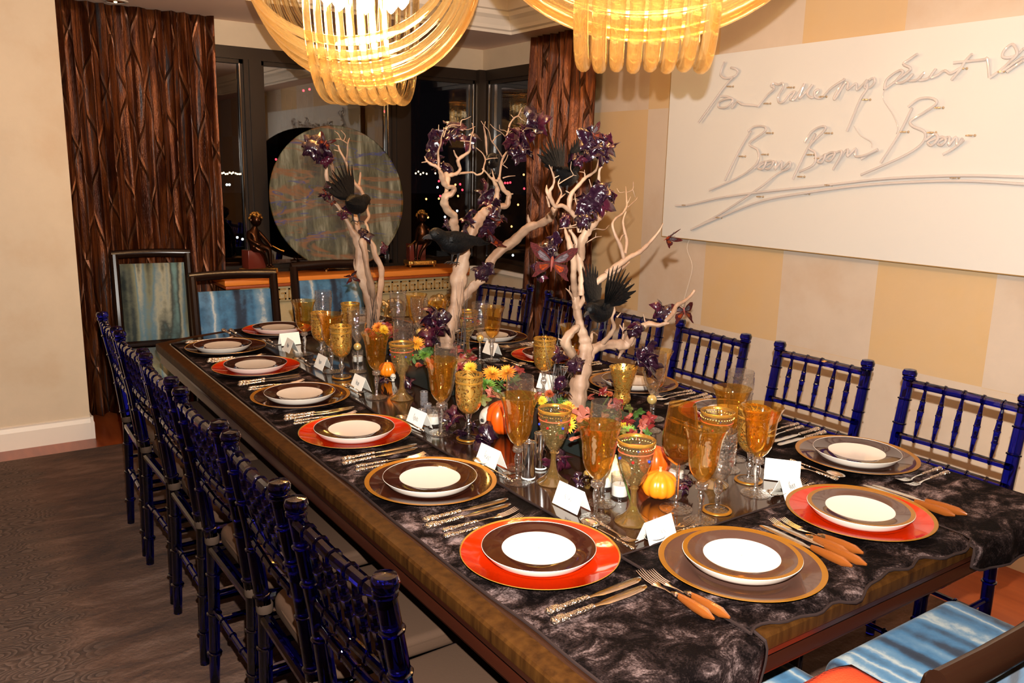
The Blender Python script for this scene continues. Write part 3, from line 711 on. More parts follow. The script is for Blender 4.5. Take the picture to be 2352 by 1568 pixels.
TXT = {'or_thin': 'orange charger plate with thin gold edge', 'or_wide': 'orange charger plate with wide gold edge', 'br_gold': 'brown charger plate with wide gold band', 'gr_gold': 'taupe charger plate with wide gold band', 'br_thin': 'dark brown charger plate with thin gold edge', 'gr_mid': 'taupe charger plate with gold band'}
PC = {}; PS = {}
def setting(x, y, kc, ks, where, z=Z0, off=(0, 0), lift=0):
    if kc not in PC:
        mb, ms = charger(*KC[kc]); PC[kc] = mb.build('charger_plate', ms, sharp=50).data
        for o in list(COL.objects):
            if o.data == PC[kc]: bpy.data.objects.remove(o)
    if ks not in PS:
        mb, ms = salad(*KS[ks]); PS[ks] = mb.build('dinner_plate', ms, sharp=50).data
        for o in list(COL.objects):
            if o.data == PS[ks]: bpy.data.objects.remove(o)
    o = bpy.data.objects.new('charger_plate', PC[kc]); COL.objects.link(o); o.location = (x, y, z)
    tag(o, TXT[kc]+', '+where, 'plate', 'charger plates')
    o = bpy.data.objects.new('dinner_plate', PS[ks]); COL.objects.link(o); o.location = (x+off[0], y+off[1], z+.0045+lift); o.rotation_euler = (random.uniform(-.006, .006), 0, 0)
    tag(o, ('dark rimmed' if ks == 'dark' else 'gold and brown rimmed')+' white plate on the charger, '+where, 'plate', 'dinner plates on the chargers')
M['silver'] = simple('silver_cutlery', (.80, .78, .74), .14, 1)
M['bamboo'] = simple('amber_bamboo_handle', (.18, .048, .008), .18, Coat_Weight=.6)
t = NT('ornate_silver'); M['ornate'] = t.pbsdf(Base_Color=(.80, .72, .64), Metallic=1, Roughness=.22, Normal=t.bump(t.n('TexVoronoi', {'Vector': t.coord(), 'Scale': 240.0}).outputs['Distance'], .9, .003))
def handle(mb, L, r, style):
    if style == 'bam':
        mb.tube([(0, 0, .008), (0, .02, .0085), (0, .05, .0085), (0, L-.012, .0085), (0, L, .0085)], [r*.3, r*1.15, r*1.2, r*.9, r*.7], 10, sq=(1, .85))
    else:
        n = 14; mb.tube([(0, L*k/n, .006) for k in range(n+1)], [r*(.75 if k > 4 else (1.25 if k % 2 else .95))*(1 if k > 0 else .5) for k in range(n+1)], 8, sq=(.7, 1))
        for k in range(7): mb.ball(((-1)**k*r*.7, .004+k*.005, .006), r*.55, n=6)
def mk_fork(st, L=.205):
    t_ = thing('fork', (0, 0, 0), 'x', 'fork'); hl = L*.45
    m = MB(); handle(m, hl, .0060 if st != 'bam' else .0085, st); m.build('handle', M['bamboo'] if st == 'bam' else M['ornate'], t_)
    m = MB().tube([(0, hl-.005, .006), (0, L*.62, .005), (0, L*.70, .003), (0, L*.76, .003)], [.003, .0022, .0045, .0105], 8, sq=(.28, 1), up0=(0, 0, 1))
    if st == 'bam': m.tube([(0, hl-.004, .0085), (0, hl+.004, .008), (0, hl+.010, .0075), (0, hl+.018, .006)], [.006, .0065, .0045, .003], 8)
    for k in range(4):
        x = (k-1.5)*.0052; m.tube([(x, L*.75, .003), (x, L*.85, .0035), (x*1.02, L*.94, .007), (x*1.02, L, .011)], [.0019, .0016, .0014, .0006], 5)
    m.build('tines', M['silver'], t_); return t_
def mk_knife(st, L=.235):
    t_ = thing('knife', (0, 0, 0), 'x', 'knife'); hl = L*.42
    m = MB(); handle(m, hl, .0082 if st != 'bam' else .0085, st); m.build('handle', M['bamboo'] if st == 'bam' else M['ornate'], t_)
    m = MB(); P = [(0, hl-.004, .004), (0, hl+.012, .0045), (.001, hl+.03, .009), (.001, L*.75, .0105), (0, L*.92, .0095), (-.003, L*.985, .006), (-.005, L, .002)]
    m.tube([(p[0], p[1], .006) for p in P], [p[2] for p in P], 8, sq=(.16, 1), up0=(0, 0, 1)); m.build('blade', M['silver'], t_); return t_
def mk_spoon(L=.17):
    t_ = thing('spoon', (0, 0, 0), 'x', 'spoon')
    m = MB(); handle(m, L*.4, .0036, 'orn'); m.build('handle', M['ornate'], t_)
    m = MB().tube([(0, L*.38, .006), (0, L*.68, .005), (0, L*.73, .004)], [.0025, .002, .0035], 8)
    n = 14; vs = []; fs = []
    for k in range(6):
        r = k/5
        for j in range(n): a = 2*PI*j/n; vs.append((.018*r*math.cos(a), L*.86+.026*r*math.sin(a)*(1.05 if math.sin(a) > 0 else 1), .0035+.008*r*r))
    for k in range(5):
        for j in range(n): fs.append((k*n+j, k*n+(j+1) % n, (k+1)*n+(j+1) % n, (k+1)*n+j))
    m.build('neck', M['silver'], t_); MB().add(vs, fs).build('bowl', M['silver'], t_, solid=.001); return t_
PROTO = {('fork', 'orn'): mk_fork('orn'), ('fork', 'bam'): mk_fork('bam'), ('knife', 'orn'): mk_knife('orn'), ('knife', 'bam'): mk_knife('bam'), ('spoon', 'orn'): mk_spoon(), ('small_fork', 'orn'): mk_fork('orn', .15)}
UF = set()
def cut(kind, st, x, y, rz, label, z=Z0+.0015):
    k = (kind, st); o = place(PROTO[k], k in UF, (x, y, z), rz, label, None, kind.replace('small_', '')+'s at the place settings'); UF.add(k); return o
rc = random.Random(11)
def lay(side, x, y, where, st='orn', skip=()):
    # local frame: guest looks along +v (towards table centre); r = guest's right hand
    ang = {'L': -PI/2, 'F': 0, 'R': PI/2, 'E': PI}[side]
    vx, vy = -math.sin(ang), math.cos(ang); rx, ry = math.cos(ang), math.sin(ang)
    def P(r, v): return x+rx*r+vx*v, y+ry*r+vy*v
    st2 = 'bam' if side == 'F' else 'orn'
    z = Z0+.004 if side == 'F' else Z0+.0015
    for k, (r, nm) in enumerate(((.190, 'inner'), (.222, 'outer'))):
        if 'knife' in skip: break
        px, py = P(r, -.125-.012*k); cut('knife', st2, px, py, ang+rc.uniform(-.05, .08), '%s knife on the right of the %s' % (nm, where), z)
    for k, (r, nm) in enumerate(((-.205, 'outer'), (-.178, 'inner'))):
        if 'fork' in skip: break
        px, py = P(r, -.115-.012*k); cut('fork', st2, px, py, ang+rc.uniform(-.05, .05), '%s fork on the left of the %s' % (nm, where), z)
    if 'top' not in skip:
        px, py = P(.085, .185); cut('spoon', 'orn', px, py, ang+PI/2, 'dessert spoon lying above the %s' % where, z)
        px, py = P(-.085 if side != 'F' else -.07, .165+.042); cut('small_fork', 'orn', px, py, ang-PI/2, 'small dessert fork lying above the %s' % where, z+.0005)
LY = (1.272, 1.737, 2.202, 2.658, 3.141, 3.558)
wh = ['left row, nearest the camera', 'left row, second from the camera', 'left row, third from the camera', 'left row, third from the far end', 'left row, second from the far end', 'left row, farthest from the camera']
for i, (y, kc) in enumerate(zip(LY, ('or_thin', 'br_gold', 'or_thin', 'br_gold', 'or_thin', 'br_thin'))):
    setting(.956, y, kc, 'dark', wh[i], off=(-.003, 0) if i < 5 else (-.015, -.008))
    lay('L', .956, y, ['orange plate nearest the camera in the left row', 'gold banded plate second in the left row', 'orange plate third in the left row', 'gold banded plate fourth in the left row', 'orange plate fifth in the left row', 'dark plate last in the left row'][i])
setting(1.272, 1.013, 'gr_gold', 'gold', 'near end of the table, left one', z=Z0+.004, lift=.006)
lay('F', 1.272, 1.013, 'taupe plate at the near end')
setting(1.714, 1.038, 'or_wide', 'gold', 'near end of the table, right one', z=Z0+.004)
lay('F', 1.714, 1.038, 'orange plate at the near end')
RYs = (1.292, 1.76, 2.224, 2.746, 3.20, 3.60)
wr = [w.replace('left row', 'right row') for w in wh]
for i, (y, kc) in enumerate(zip(RYs, ('gr_gold', 'or_wide', 'gr_mid', 'or_thin', 'br_thin', 'or_thin'))):
    setting(2.085, y, kc, 'dark', wr[i]); lay('R', 2.085, y, ['taupe plate nearest the camera in the right row', 'orange plate second in the right row', 'taupe plate third in the right row', 'orange plate fourth in the right row', 'brown plate fifth in the right row', 'orange plate last in the right row'][i])
setting(1.277, 3.83, 'or_thin', 'dark', 'far end of the table, left one'); lay('E', 1.277, 3.83, 'orange plate at the far end, left', skip=('top', 'fork'))
setting(1.715, 3.84, 'br_thin', 'dark', 'far end of the table, right one'); lay('E', 1.715, 3.84, 'brown plate at the far end, right', skip=('top', 'fork'))
# ------------------------------------------------------------------ tent place cards
M['card'] = simple('card_stock', (.86, .82, .74), .7); M['ink'] = simple('card_ink', (.05, .05, .06), .5)
def card(px, py, rz, label, seed, z=.7625):
    p = atz(px, py, z); t_ = thing('place_card', (p.x, p.y, z), label, 'place card', rz, 'tent place cards')
    w, h, d = .045, .052, .022; th = .0006
    m = MB()
    for s in (-1, 1):
        m.add([(-w, s*d, 0), (w, s*d, 0), (w, 0, h), (-w, 0, h), (-w, s*(d-th*2), 0), (w, s*(d-th*2), 0), (w, 0, h-th*3), (-w, 0, h-th*3)], [(0, 1, 2, 3), (7, 6, 5, 4), (0, 4, 5, 1), (1, 5, 6, 2), (0, 3, 7, 4)])
    m.build('folded_card', M['card'], t_, smooth=False)
    rd = random.Random(seed); pts = []
    for k in range(34):
        u = k/33; x = -.014+.028*u+.002*math.sin(k*1.9); v_ = .48+.10*math.sin(k*1.3+seed)*(1.6 if rd.random() < .2 else 1)+(.12 if k < 5 else 0)
        pts.append((x, -(d*(1-v_))-.0007, h*v_))
    MB().tube(pts, .00035, 4).build('handwriting', M['ink'], t_, smooth=False)
cards = [(1312, 1163, -PI/2+.06, 'beside the nearest orange plate of the left row'), (1127, 1068, -PI/2+.05, 'above the gold banded plate second in the left row'), (962, 978, -PI/2+.08, 'above the orange plate third in the left row'),
         (828, 895, -PI/2+.02, 'above the gold banded plate fourth in the left row'), (742, 845, -PI/2, 'above the orange plate fifth in the left row'), (668, 806, -PI/2-.05, 'above the farthest plate of the left row'),
         (1508, 1240, 0.10, 'above the taupe plate at the near table end'), (1808, 1135, .14, 'above the orange plate at the near table end'), (1795, 1098, 2.25, 'behind another card near the right taupe plate'),
         (1262, 892, PI/2+.3, 'behind the gold goblet by the big driftwood tree'), (1130, 812, PI/2, 'by the right row beyond the middle driftwood'), (665, 790, PI+.05, 'behind another card at the far left corner')]
for i, (a, b, rz, l) in enumerate(cards): card(a, b, rz, 'white tent place card '+l, i*3+1)
# ------------------------------------------------------------------ glassware
M['g_clear'] = glass('clear_glass', (.95, .945, .94), 1.6, rough=.05, body=(.9, .88, .86), bodyf=.012, bump=(130, .45, .003))
t = NT('clear_stem')
nb = t.bump(t.n('TexVoronoi', {'Vector': t.coord(), 'Scale': 140.0}).outputs['Distance'], .6, .004)
s1 = t.n('BsdfGlass', {'Color': (1, 1, 1, 1), 'Roughness': .01, 'IOR': 1.5}).outputs[0]; s2 = t.n('BsdfTransparent', {'Color': (.95, .95, .96, 1)}).outputs[0]; s3 = t.n('BsdfGlossy', {'Color': (1, 1, 1, 1), 'Roughness': .12, 'Normal': nb}).outputs[0]
s4 = t.n('MixShader', {0: .55, 1: s2, 2: s1}).outputs[0]; M['g_stem'] = t.fin(t.n('MixShader', {0: .16, 1: s4, 2: s3}).outputs[0])
M['g_amber'] = glass('amber_glass', (.99, .89, .60), 1.45, body=(.90, .36, .03), bodyf=.03, rough=.03, bump=(60, .22, .003))
M['g_smoke'] = glass('smoky_amber_glass', (.88, .72, .40), 1.5, body=(.6, .3, .04), bodyf=.03)
M['g_gold'] = glass('gold_scroll_glass', (.98, .91, .74), 1.5, body=(.85, .55, .16), bodyf=.04, rough=.06, bump=(80, .4, .004), mask=(46, .07, (.85, .52, .12, 1)))
M['g_jewel'] = glass('pressed_olive_glass', (.95, .92, .80), 1.5, body=(.60, .46, .22), bodyf=.05, rough=.06, bump=(110, .8, .004))
M['g_foot'] = glass('gold_tinted_foot', (.88, .74, .45), 1.6, body=(.7, .45, .15), bodyf=.15)
M['drink'] = simple('dark_amber_drink', (.12, .03, .004), .05)
M['red'] = simple('red_jewel', (.45, .01, .01), .1, Coat_Weight=1.0); M['bluej'] = simple('blue_jewel', (.02, .05, .45), .1, Coat_Weight=1.0)
M['redband'] = simple('red_bead_band', (.55, .10, .04), .3)
M['ballgold'] = simple('gold_ball', (.85, .62, .22), .2, .7)
def ribs(n, d): return lambda a, z: 1+d*abs(math.cos(a*n/2))
def wall(prof, th=.0012):    # outer profile up, rim, inner profile down
    return prof+[(prof[-1][0]-th*.5, prof[-1][1]+th*.4)]+[(max(r-th, .0005), z+th*.3) for r, z in reversed(prof)]
def foot(t_, r, mat='g_clear', band=None):
    MB().lathe([(.001, 0), (r*.98, 0), (r, .0012), (r*.98, .0024), (r*.6, .0040), (r*.22, .0075), (.001, .008)], 32, caps=False).build('foot', M[mat], t_)
    if band: MB().lathe([(r*.80, .0044), (r*.99, .0030), (r*1.004, .0014), (r*.97, .0028), (r*.80, .0036)], 32, caps=False).build('foot_band', M[band], t_)
def stem(t_, prof, mat='g_stem', n=8): MB().lathe(prof, n, flute=None).build('stem', M[mat], t_, sharp=50)
def g_amber():
    t_ = thing('amber_goblet', (0, 0, 0), 'x', 'glass'); foot(t_, .0375)
    stem(t_, [(.009, .006), (.0055, .014), (.0045, .022), (.0060, .040), (.0085, .058), (.0088, .066), (.006, .076), (.005, .080)])
    m = MB()
    for zz, rr, nn in ((.0845, .0098, 8), (.0915, .0098, 8)):
        for k in range(nn): a = 2*PI*k/nn+zz*90; m.ball((rr*math.cos(a), rr*math.sin(a), zz), .0050, n=8)
    m.ball((0, 0, .088), (.008, .008, .009)); m.build('knot', M['g_stem'], t_)
    pr = [(.004, .096), (.012, .101), (.022, .112), (.030, .128), (.0345, .146), (.0362, .165), (.0380, .185), (.0420, .205), (.0485, .222), (.0525, .230)]
    MB().lathe(wall(pr), 36, flute=lambda a, z: 1+.022*math.cos(6*a)*max(0, math.sin((z-.096)/.11*PI)) if z < .206 else 1+.012*math.cos(6*a), caps=False).build('bowl', M['g_amber'], t_); return t_
def g_gold():
    t_ = thing('gold_goblet', (0, 0, 0), 'x', 'glass'); foot(t_, .0370, band='goldband')
    stem(t_, [(.010, .006), (.006, .014), (.0058, .030), (.010, .036), (.012, .043), (.010, .050), (.006, .055), (.0085, .070), (.011, .078), (.006, .082)])
    pr = [(.006, .078), (.018, .082), (.029, .092), (.0365, .107), (.0395, .125), (.0405, .150), (.0400, .175), (.0410, .200)]
    MB().lathe(wall(pr), 32, caps=False).build('bowl', M['g_gold'], t_)
    for z, r in ((.196, .0408), (.176, .0402)): MB().lathe([(r, z-.003), (r+.0012, z-.002), (r+.0012, z+.002), (r, z+.003)], 32, caps=False).build('gold_band', M['goldrim'], t_)
    return t_
def g_jewel():
    t_ = thing('jewelled_goblet', (0, 0, 0), 'x', 'glass')
    MB().lathe([(.001, 0), (.0390, .0), (.0400, .002), (.036, .006), (.024, .014), (.014, .026), (.0085, .042), (.0065, .060), (.0065, .076), (.010, .082), (.006, .086), (.001, .088)], 28, flute=ribs(8, .05), caps=False).build('foot', M['g_foot'], t_)
    pr = [(.006, .084), (.013, .090), (.022, .104), (.030, .122), (.0360, .142), (.0390, .160), (.0408, .180), (.0425, .197)]
    MB().lathe(wall(pr, .0016), 36, flute=ribs(18, .012), caps=False).build('bowl', M['g_jewel'], t_)
    MB().tube([(.0404*math.cos(a), .0404*math.sin(a), .172) for a in [2*PI*k/36 for k in range(37)]], .0014, 6).build('red_band', M['redband'], t_)
    MB().lathe([(.0424, .191), (.0437, .193), (.0440, .198), (.0425, .199)], 36, caps=False).build('gold_band', M['goldrim'], t_)
    m = MB()
    for k in range(36): a = 2*PI*k/36; m.ball((.0418*math.cos(a), .0418*math.sin(a), .184), .0014, n=6)
    m.build('gold_beads', M['goldrim'], t_)
    for k in range(6):
        a = 2*PI*k/6+.35; MB().ball((.0385*math.cos(a), .0385*math.sin(a), .156), .0036, n=8).build('jewel', M['red' if k % 2 else 'bluej'], t_)
    return t_
def g_flute(ball=False, h=.256):
    t_ = thing('champagne_flute', (0, 0, 0), 'x', 'glass'); foot(t_, .034)
    if ball:
        stem(t_, [(.008, .006), (.0040, .016), (.0036, .060), (.0045, .080), (.005, .086)]); MB().ball((0, 0, .100), .0155, n=20).build('gold_ball', M['ballgold'], t_)
        pr = [(.004, .114), (.009, .120), (.018, .138), (.027, .162), (.0335, .190), (.0360, .215), (.0365, .238), (.0355, h)]
    else:
        stem(t_, [(.009, .006), (.005, .014), (.0045, .040), (.0075, .052), (.0075, .066), (.005, .074)])
        pr = [(.004, .072), (.010, .080), (.018, .098), (.025, .125), (.0310, .160), (.0350, .195), (.0360, .222), (.0345, h)]
    MB().lathe(wall(pr), 48, flute=ribs(22, .045), caps=False).build('bowl', M['g_clear'], t_); return t_
def g_globe():
    t_ = thing('wine_glass', (0, 0, 0), 'x', 'glass'); foot(t_, .040)
    stem(t_, [(.008, .006), (.0042, .014), (.0038, .060), (.0042, .105), (.006, .112)], n=14)
    pr = [(.003, .110), (.012, .114), (.026, .125), (.037, .142), (.0425, .160), (.0430, .178), (.0400, .205), (.0355, .235), (.0320, .262)]
    MB().lathe(wall(pr), 36, caps=False).build('bowl', M['g_smoke'], t_)
    MB().lathe([(.001, .112), (.011, .1155), (.025, .1265), (.034, .139), (.0345, .1405), (.001, .1405)], 32, caps=False).build('drink', M['drink'], t_); return t_
def g_thistle():
    t_ = thing('thistle_glass', (0, 0, 0), 'x', 'glass'); foot(t_, .034, 'g_foot')
    stem(t_, [(.010, .006), (.006, .012), (.009, .026), (.006, .036), (.010, .044), (.006, .050)], 'g_foot')
    pr = [(.004, .048), (.016, .050), (.0255, .058), (.0290, .068), (.0280, .078), (.0250, .088), (.0270, .104), (.0340, .130), (.0410, .155), (.0460, .175)]
    MB().lathe(wall(pr), 36, caps=False).build('bowl', M['g_gold'], t_); return t_
def g_clear():
    t_ = thing('clear_goblet', (0, 0, 0), 'x', 'glass'); foot(t_, .036, band='goldband')
    stem(t_, [(.009, .006), (.005, .014), (.0075, .028), (.005, .040), (.010, .048), (.012, .056), (.010, .064), (.0115, .072), (.006, .080)])
    pr = [(.006, .078), (.018, .084), (.027, .100), (.0330, .125), (.0345, .155), (.0335, .185), (.0345, .200)]
    MB().lathe(wall(pr), 32, flute=ribs(12, .03), caps=False).build('bowl', M['g_clear'], t_); return t_
GP = {}
GMAK = dict(amber=g_amber, gold=g_gold, jewel=g_jewel, flute=g_flute, ball=lambda: g_flute(True, .25), globe=g_globe, thistle=g_thistle, clear=g_clear)
GN = dict(amber='amber flared goblet on clear beaded stem', gold='gold scrollwork goblet', jewel='olive pressed goblet with red and blue jewels', flute='clear ribbed champagne flute', ball='clear ribbed flute with gold ball stem', globe='smoky amber balloon glass', thistle='gold thistle shaped glass', clear='clear ribbed goblet with gold foot band')
def gl(kind, px, py, where, hs=1.0, xy=None):
    if kind not in GP: GP[kind] = [GMAK[kind](), False]
    p = atz(px, py, .7605) if xy is None else Vector((*xy, .7605)); o = place(GP[kind][0], GP[kind][1], (p.x, p.y, .7605), rc.uniform(0, .5), GN[kind]+', '+where, None, 'glasses: '+GN[kind]); GP[kind][1] = True
    if hs != 1: o.scale = (1, 1, hs)
    return o
G = [('amber', 700, 813, 'leftmost, beside the far left place cards'), ('flute', 745, 800, 'just behind the leftmost amber goblet'), ('gold', 739, 826, 'second from the far left corner'), ('amber', 762, 853, 'behind the left gold goblet in the far group'),
     ('gold', 785, 866, 'in front of the far left glass group'), ('gold', 806, 798, 'behind the far gold ball flute'), ('ball', 822, 853, 'on the far left of the table'), ('amber', 865, 912, 'left of the small pumpkin'), ('flute', 927, 900, 'behind the far jewelled goblet'),
     ('jewel', 923, 915, 'right of the small far pumpkin'), ('flute', 915, 800, 'far back by the left driftwood'), ('ball', 963, 815, 'right of the left driftwood'), ('amber', 955, 790, 'far back beside the carved sideboard'), ('amber', 1004, 806, 'far back beside the purple leaves'),
     ('amber', 1012, 994, 'beside the clear votive stack'), ('flute', 1023, 975, 'behind the amber goblet by the votives'), ('gold', 1076, 1007, 'left of the skull'), ('jewel', 1074, 818, 'between the two right driftwoods'), ('ball', 1102, 830, 'right of the middle driftwood'),
     ('amber', 1129, 828, 'beside the far blue chairs'), ('gold', 1248, 900, 'before the orange plate of the right row'), ('amber', 1312, 885, 'behind the big driftwood trunk'), ('amber', 1188, 1105, 'before the large orange pumpkin'), ('flute', 1190, 1074, 'behind the amber goblet by the silver tubes'),
     ('jewel', 1269, 1107, 'right of the silver tubes'), ('flute', 1382, 1156, 'beside the front votive candle'), ('amber', 1367, 1192, 'behind the nearest left place card'), ('jewel', 1452, 1197, 'left of the front pumpkin'), ('globe', 1552, 1168, 'right of the front pumpkin'),
     ('amber', 1606, 1198, 'nearest the taupe plate at the table end'), ('clear', 1646, 1172, 'right of the balloon glass'), ('jewel', 1636, 1112, 'in the right front glass group'), ('amber', 1668, 1078, 'at the back of the right front group'), ('flute', 1687, 1053, 'in the right front glass group'),
     ('gold', 1719, 1103, 'left of the rightmost amber goblet'), ('amber', 1735, 1133, 'rightmost, beside the double place cards'), ('thistle', 1426, 962, 'before the taupe plate of the right row'), ('ball', 1493, 988, 'below the hanging purple pod'), ('amber', 1500, 962, 'behind the right gold ball flute')]
for g_ in G: gl(*g_)
# ------------------------------------------------------------------ centre of the table: planters, flowers, pumpkins, skulls, candles
M['planter'] = simple('black_slate_box', (.012, .016, .015), .35)
PL = []
for (x, y, rz, hw, hd, lab) in ((1.50, 1.80, .12, .09, .14, 'nearest the camera'), (1.47, 2.60, .05, .08, .15, 'in the middle of the table'), (1.49, 3.25, 0, .07, .10, 'farthest from the camera')):
    t_ = thing('planter_box', (x, y, .7605), 'black box planter holding driftwood and flowers, '+lab, 'planter', rz)
    m = MB().rbox(-hw, hw, -hd, hd, 0, .10, .004); m.build('box', M['planter'], t_)
    MB().rbox(-hw+.008, hw-.008, -hd+.008, hd-.008, .0995, .106, .003).build('moss', simple('dark_moss', (.02, .03, .008), .95, bump=(80, 1, .01)), t_)
    PL.append((t_, hw, hd))
def petalf(name, parent, c, r, col, col2, n, nrm, seed, mat):
    rd = random.Random(seed); q = nrm.to_track_quat('Z', 'Y').to_matrix(); m = MB()
    for ly in range(4):
        k = n-ly*3; tilt = .15+ly*.32; L = r*(1-.17*ly)
        for i in range(k):
            a = 2*PI*(i+ly*.4)/k+rd.uniform(-.08, .08); t2 = tilt+rd.uniform(-.12, .12); w = r*.115
            ex = Vector((math.cos(a)*math.cos(t2), math.sin(a)*math.cos(t2), math.sin(t2))); sx = Vector((-math.sin(a), math.cos(a), 0)); up_ = Vector((0, 0, 1))
            P = [q @ (v) + c for v in (ex*r*.08-sx*w*.3, ex*r*.08+sx*w*.3, ex*L*.6+sx*w+up_*r*.05, ex*L, ex*L*.6-sx*w+up_*r*.05)]
            m.add(P, [(0, 1, 2, 3, 4)])
    o = m.build(name, mat, parent, smooth=False); return o
def flmat(nm, a, b):
    t = NT(nm); c = t.ramp(t.noise(t.coord(), 30, 2), [(.35, a), (.65, b)]); return t.pbsdf(Base_Color=c, Roughness=.6, Subsurface_Weight=.1)
M['mum'] = flmat('orange_mum', (.55, .11, .008), (.75, .34, .02)); M['yel'] = flmat('yellow_mum', (.62, .32, .01), (.75, .48, .03)); M['grn'] = flmat('green_mum', (.05, .14, .01), (.16, .28, .03)); M['rus'] = flmat('rust_mum', (.22, .02, .006), (.45, .10, .012))
LEAFC = dict(red=(.15, .010, .010), rose=(.24, .045, .03), green=(.035, .085, .012), tan=(.28, .12, .05), olive=(.10, .10, .02), pink=(.34, .10, .065))
for k, c in LEAFC.items(): M['leaf_'+k] = simple('autumn_leaf_'+k, c, .5, bump=(40, .4, .004))
def leafshape(sz, lobes, rd, crumple=.25, deep=.45, curl=.4):
    # lobed leaf, two triangles per lobe side, crumpled into depth
    pts = []; n = lobes*4
    for k in range(n):
        a = -PI/2+2*PI*k/n; ph = k % 4
        r = (1, .80, 1-deep, .80)[ph] if ph != 0 else 1
        taper = .62+.38*math.cos((a-PI/2)/2)**2
        pts.append(Vector((r*math.cos(a)*.82, r*math.sin(a), 0))*sz*taper*rd.uniform(.88, 1.1))
    mid = [p*.5+Vector((0, 0, rd.uniform(-1, 1)*crumple*sz*.5)) for p in pts]
    cf = curl*rd.uniform(.4, 1.4)
    vs = [Vector((0, 0, rd.uniform(-.1, .1)*sz))]+mid+pts
    for v in vs: v.z += -cf*(v.x**2)/sz*.9+cf*.5*math.sin(v.y/sz*3)*sz*.4+(rd.uniform(-1, 1)*crumple*sz*.35)
    fs = [(0, 1+k, 1+(k+1) % n) for k in range(n)]+[(1+k, 1+n+k, 1+n+(k+1) % n, 1+(k+1) % n) for k in range(n)]
    return vs, fs
def put_leaf(mb, c, sz, R, rd, lobes=5, **kw):
    vs, fs = leafshape(sz, lobes, rd, **kw); mb.add([R @ v+Vector(c) for v in vs], fs)
def rrot(rd, tilt=1.2):
    return Matrix.Rotation(rd.uniform(0, 2*PI), 3, 'Z') @ Matrix.Rotation(rd.uniform(-tilt, tilt), 3, 'X') @ Matrix.Rotation(rd.uniform(-tilt, tilt), 3, 'Y')
# flowers named by what the photo shows; px, py, radius in px, type, height above the table
FL = [(1130, 860, 26, 'mum', .15), (1165, 857, 24, 'mum', .15), (1118, 885, 26, 'grn', .12), (1080, 845, 18, 'yel', .14), (1245, 920, 14, 'yel', .13), (1262, 905, 14, 'rus', .14), (1308, 950, 28, 'mum', .12), (1302, 975, 24, 'yel', .11),
      (1303, 935, 18, 'yel', .13), (1435, 975, 14, 'yel', .12), (1440, 995, 26, 'grn', .10), (955, 790, 22, 'mum', .15), (975, 815, 18, 'grn', .13), (960, 838, 8, 'rus', .10), (868, 752, 16, 'mum', .15), (882, 758, 14, 'yel', .15), (898, 757, 12, 'rus', .15), (845, 760, 10, 'rus', .14), (1455, 1170, 10, 'grn', .01), (1400, 905, 10, 'rus', .12)]
FW_NM = dict(mum='orange chrysanthemum', yel='yellow chrysanthemum', grn='green button flower', rus='rust red chrysanthemum')
for i, (px, py, rp, kd, hz) in enumerate(FL):
    p = atz(px, py, .7605+hz); r = rp*pxm(p)
    par = min(PL, key=lambda q: (q[0].location-p).length)
    rd = random.Random(i); nrm = Vector((-.35+rd.uniform(-.3, .3), -.6+rd.uniform(-.3, .3), .7)).normalized()
    inv = Matrix.Rotation(-par[0].rotation_euler.z, 3, 'Z'); lp = inv @ (p-par[0].location); ln = inv @ nrm
    o = petalf('flower', par[0], lp, r, 0, 0, 20, ln, i, M[kd])
    MB().tube([(lp.x*.7, lp.y*.7, .09), lp-ln*.01], .0022, 6).build('flower_stem', M['leaf_green'], o)
LV = [(1350, 915, 'rose', 34), (1340, 955, 'pink', 38), (1365, 975, 'rose', 34), (1330, 985, 'rose', 26), (1385, 900, 'red', 22), (1465, 950, 'green', 28), (1445, 935, 'olive', 24), (1490, 985, 'red', 26), (1475, 975, 'rose', 22), (1420, 960, 'green', 24),
      (1140, 905, 'tan', 24), (1130, 895, 'tan', 20), (1175, 870, 'green', 26), (1150, 880, 'green', 24), (1195, 850, 'red', 22), (1060, 820, 'red', 20), (1045, 805, 'rose', 24), (1035, 790, 'red', 20), (1235, 905, 'red', 18), (1270, 935, 'olive', 24), (1225, 925, 'green', 24),
      (1110, 915, 'red', 16), (1290, 920, 'green', 20), (980, 800, 'olive', 22), (950, 820, 'green', 20), (985, 838, 'olive', 20), (935, 800, 'green', 20), (850, 750, 'rose', 18), (890, 745, 'red', 20), (870, 765, 'olive', 18), (905, 765, 'tan', 16), (1400, 985, 'green', 26), (1410, 1010, 'green', 28), (1455, 1005, 'olive', 24), (1290, 900, 'tan', 18), (1315, 1005, 'pink', 24)]
_r = random.Random(77)
for (cx_, cy_, wx, wy, n_) in ((1345, 965, 75, 38, 22), (1150, 895, 45, 22, 12), (1060, 820, 34, 18, 8), (965, 815, 36, 24, 12), (870, 760, 38, 14, 10), (1450, 985, 50, 30, 16)):
    for _ in range(n_): LV.append((cx_+_r.uniform(-wx, wx), cy_+_r.uniform(-wy, wy), _r.choice(('red', 'rose', 'green', 'olive', 'tan', 'green', 'red', 'pink')), _r.uniform(16, 28)))
for i, (px, py, c, rp) in enumerate(LV):
    rd = random.Random(100+i); p = atz(px, py, .7605+rd.uniform(.10, .15)); par = min(PL, key=lambda q: (q[0].location-p).length)
    inv = Matrix.Rotation(-par[0].rotation_euler.z, 3, 'Z'); lp = inv @ (p-par[0].location); m = MB(); put_leaf(m, lp, rp*pxm(p), rrot(rd, .9), rd, 5)
    m.build('leaf', M['leaf_'+c], par[0], sharp=25)
M['twig'] = simple('black_twig', (.02, .012, .01), .5)
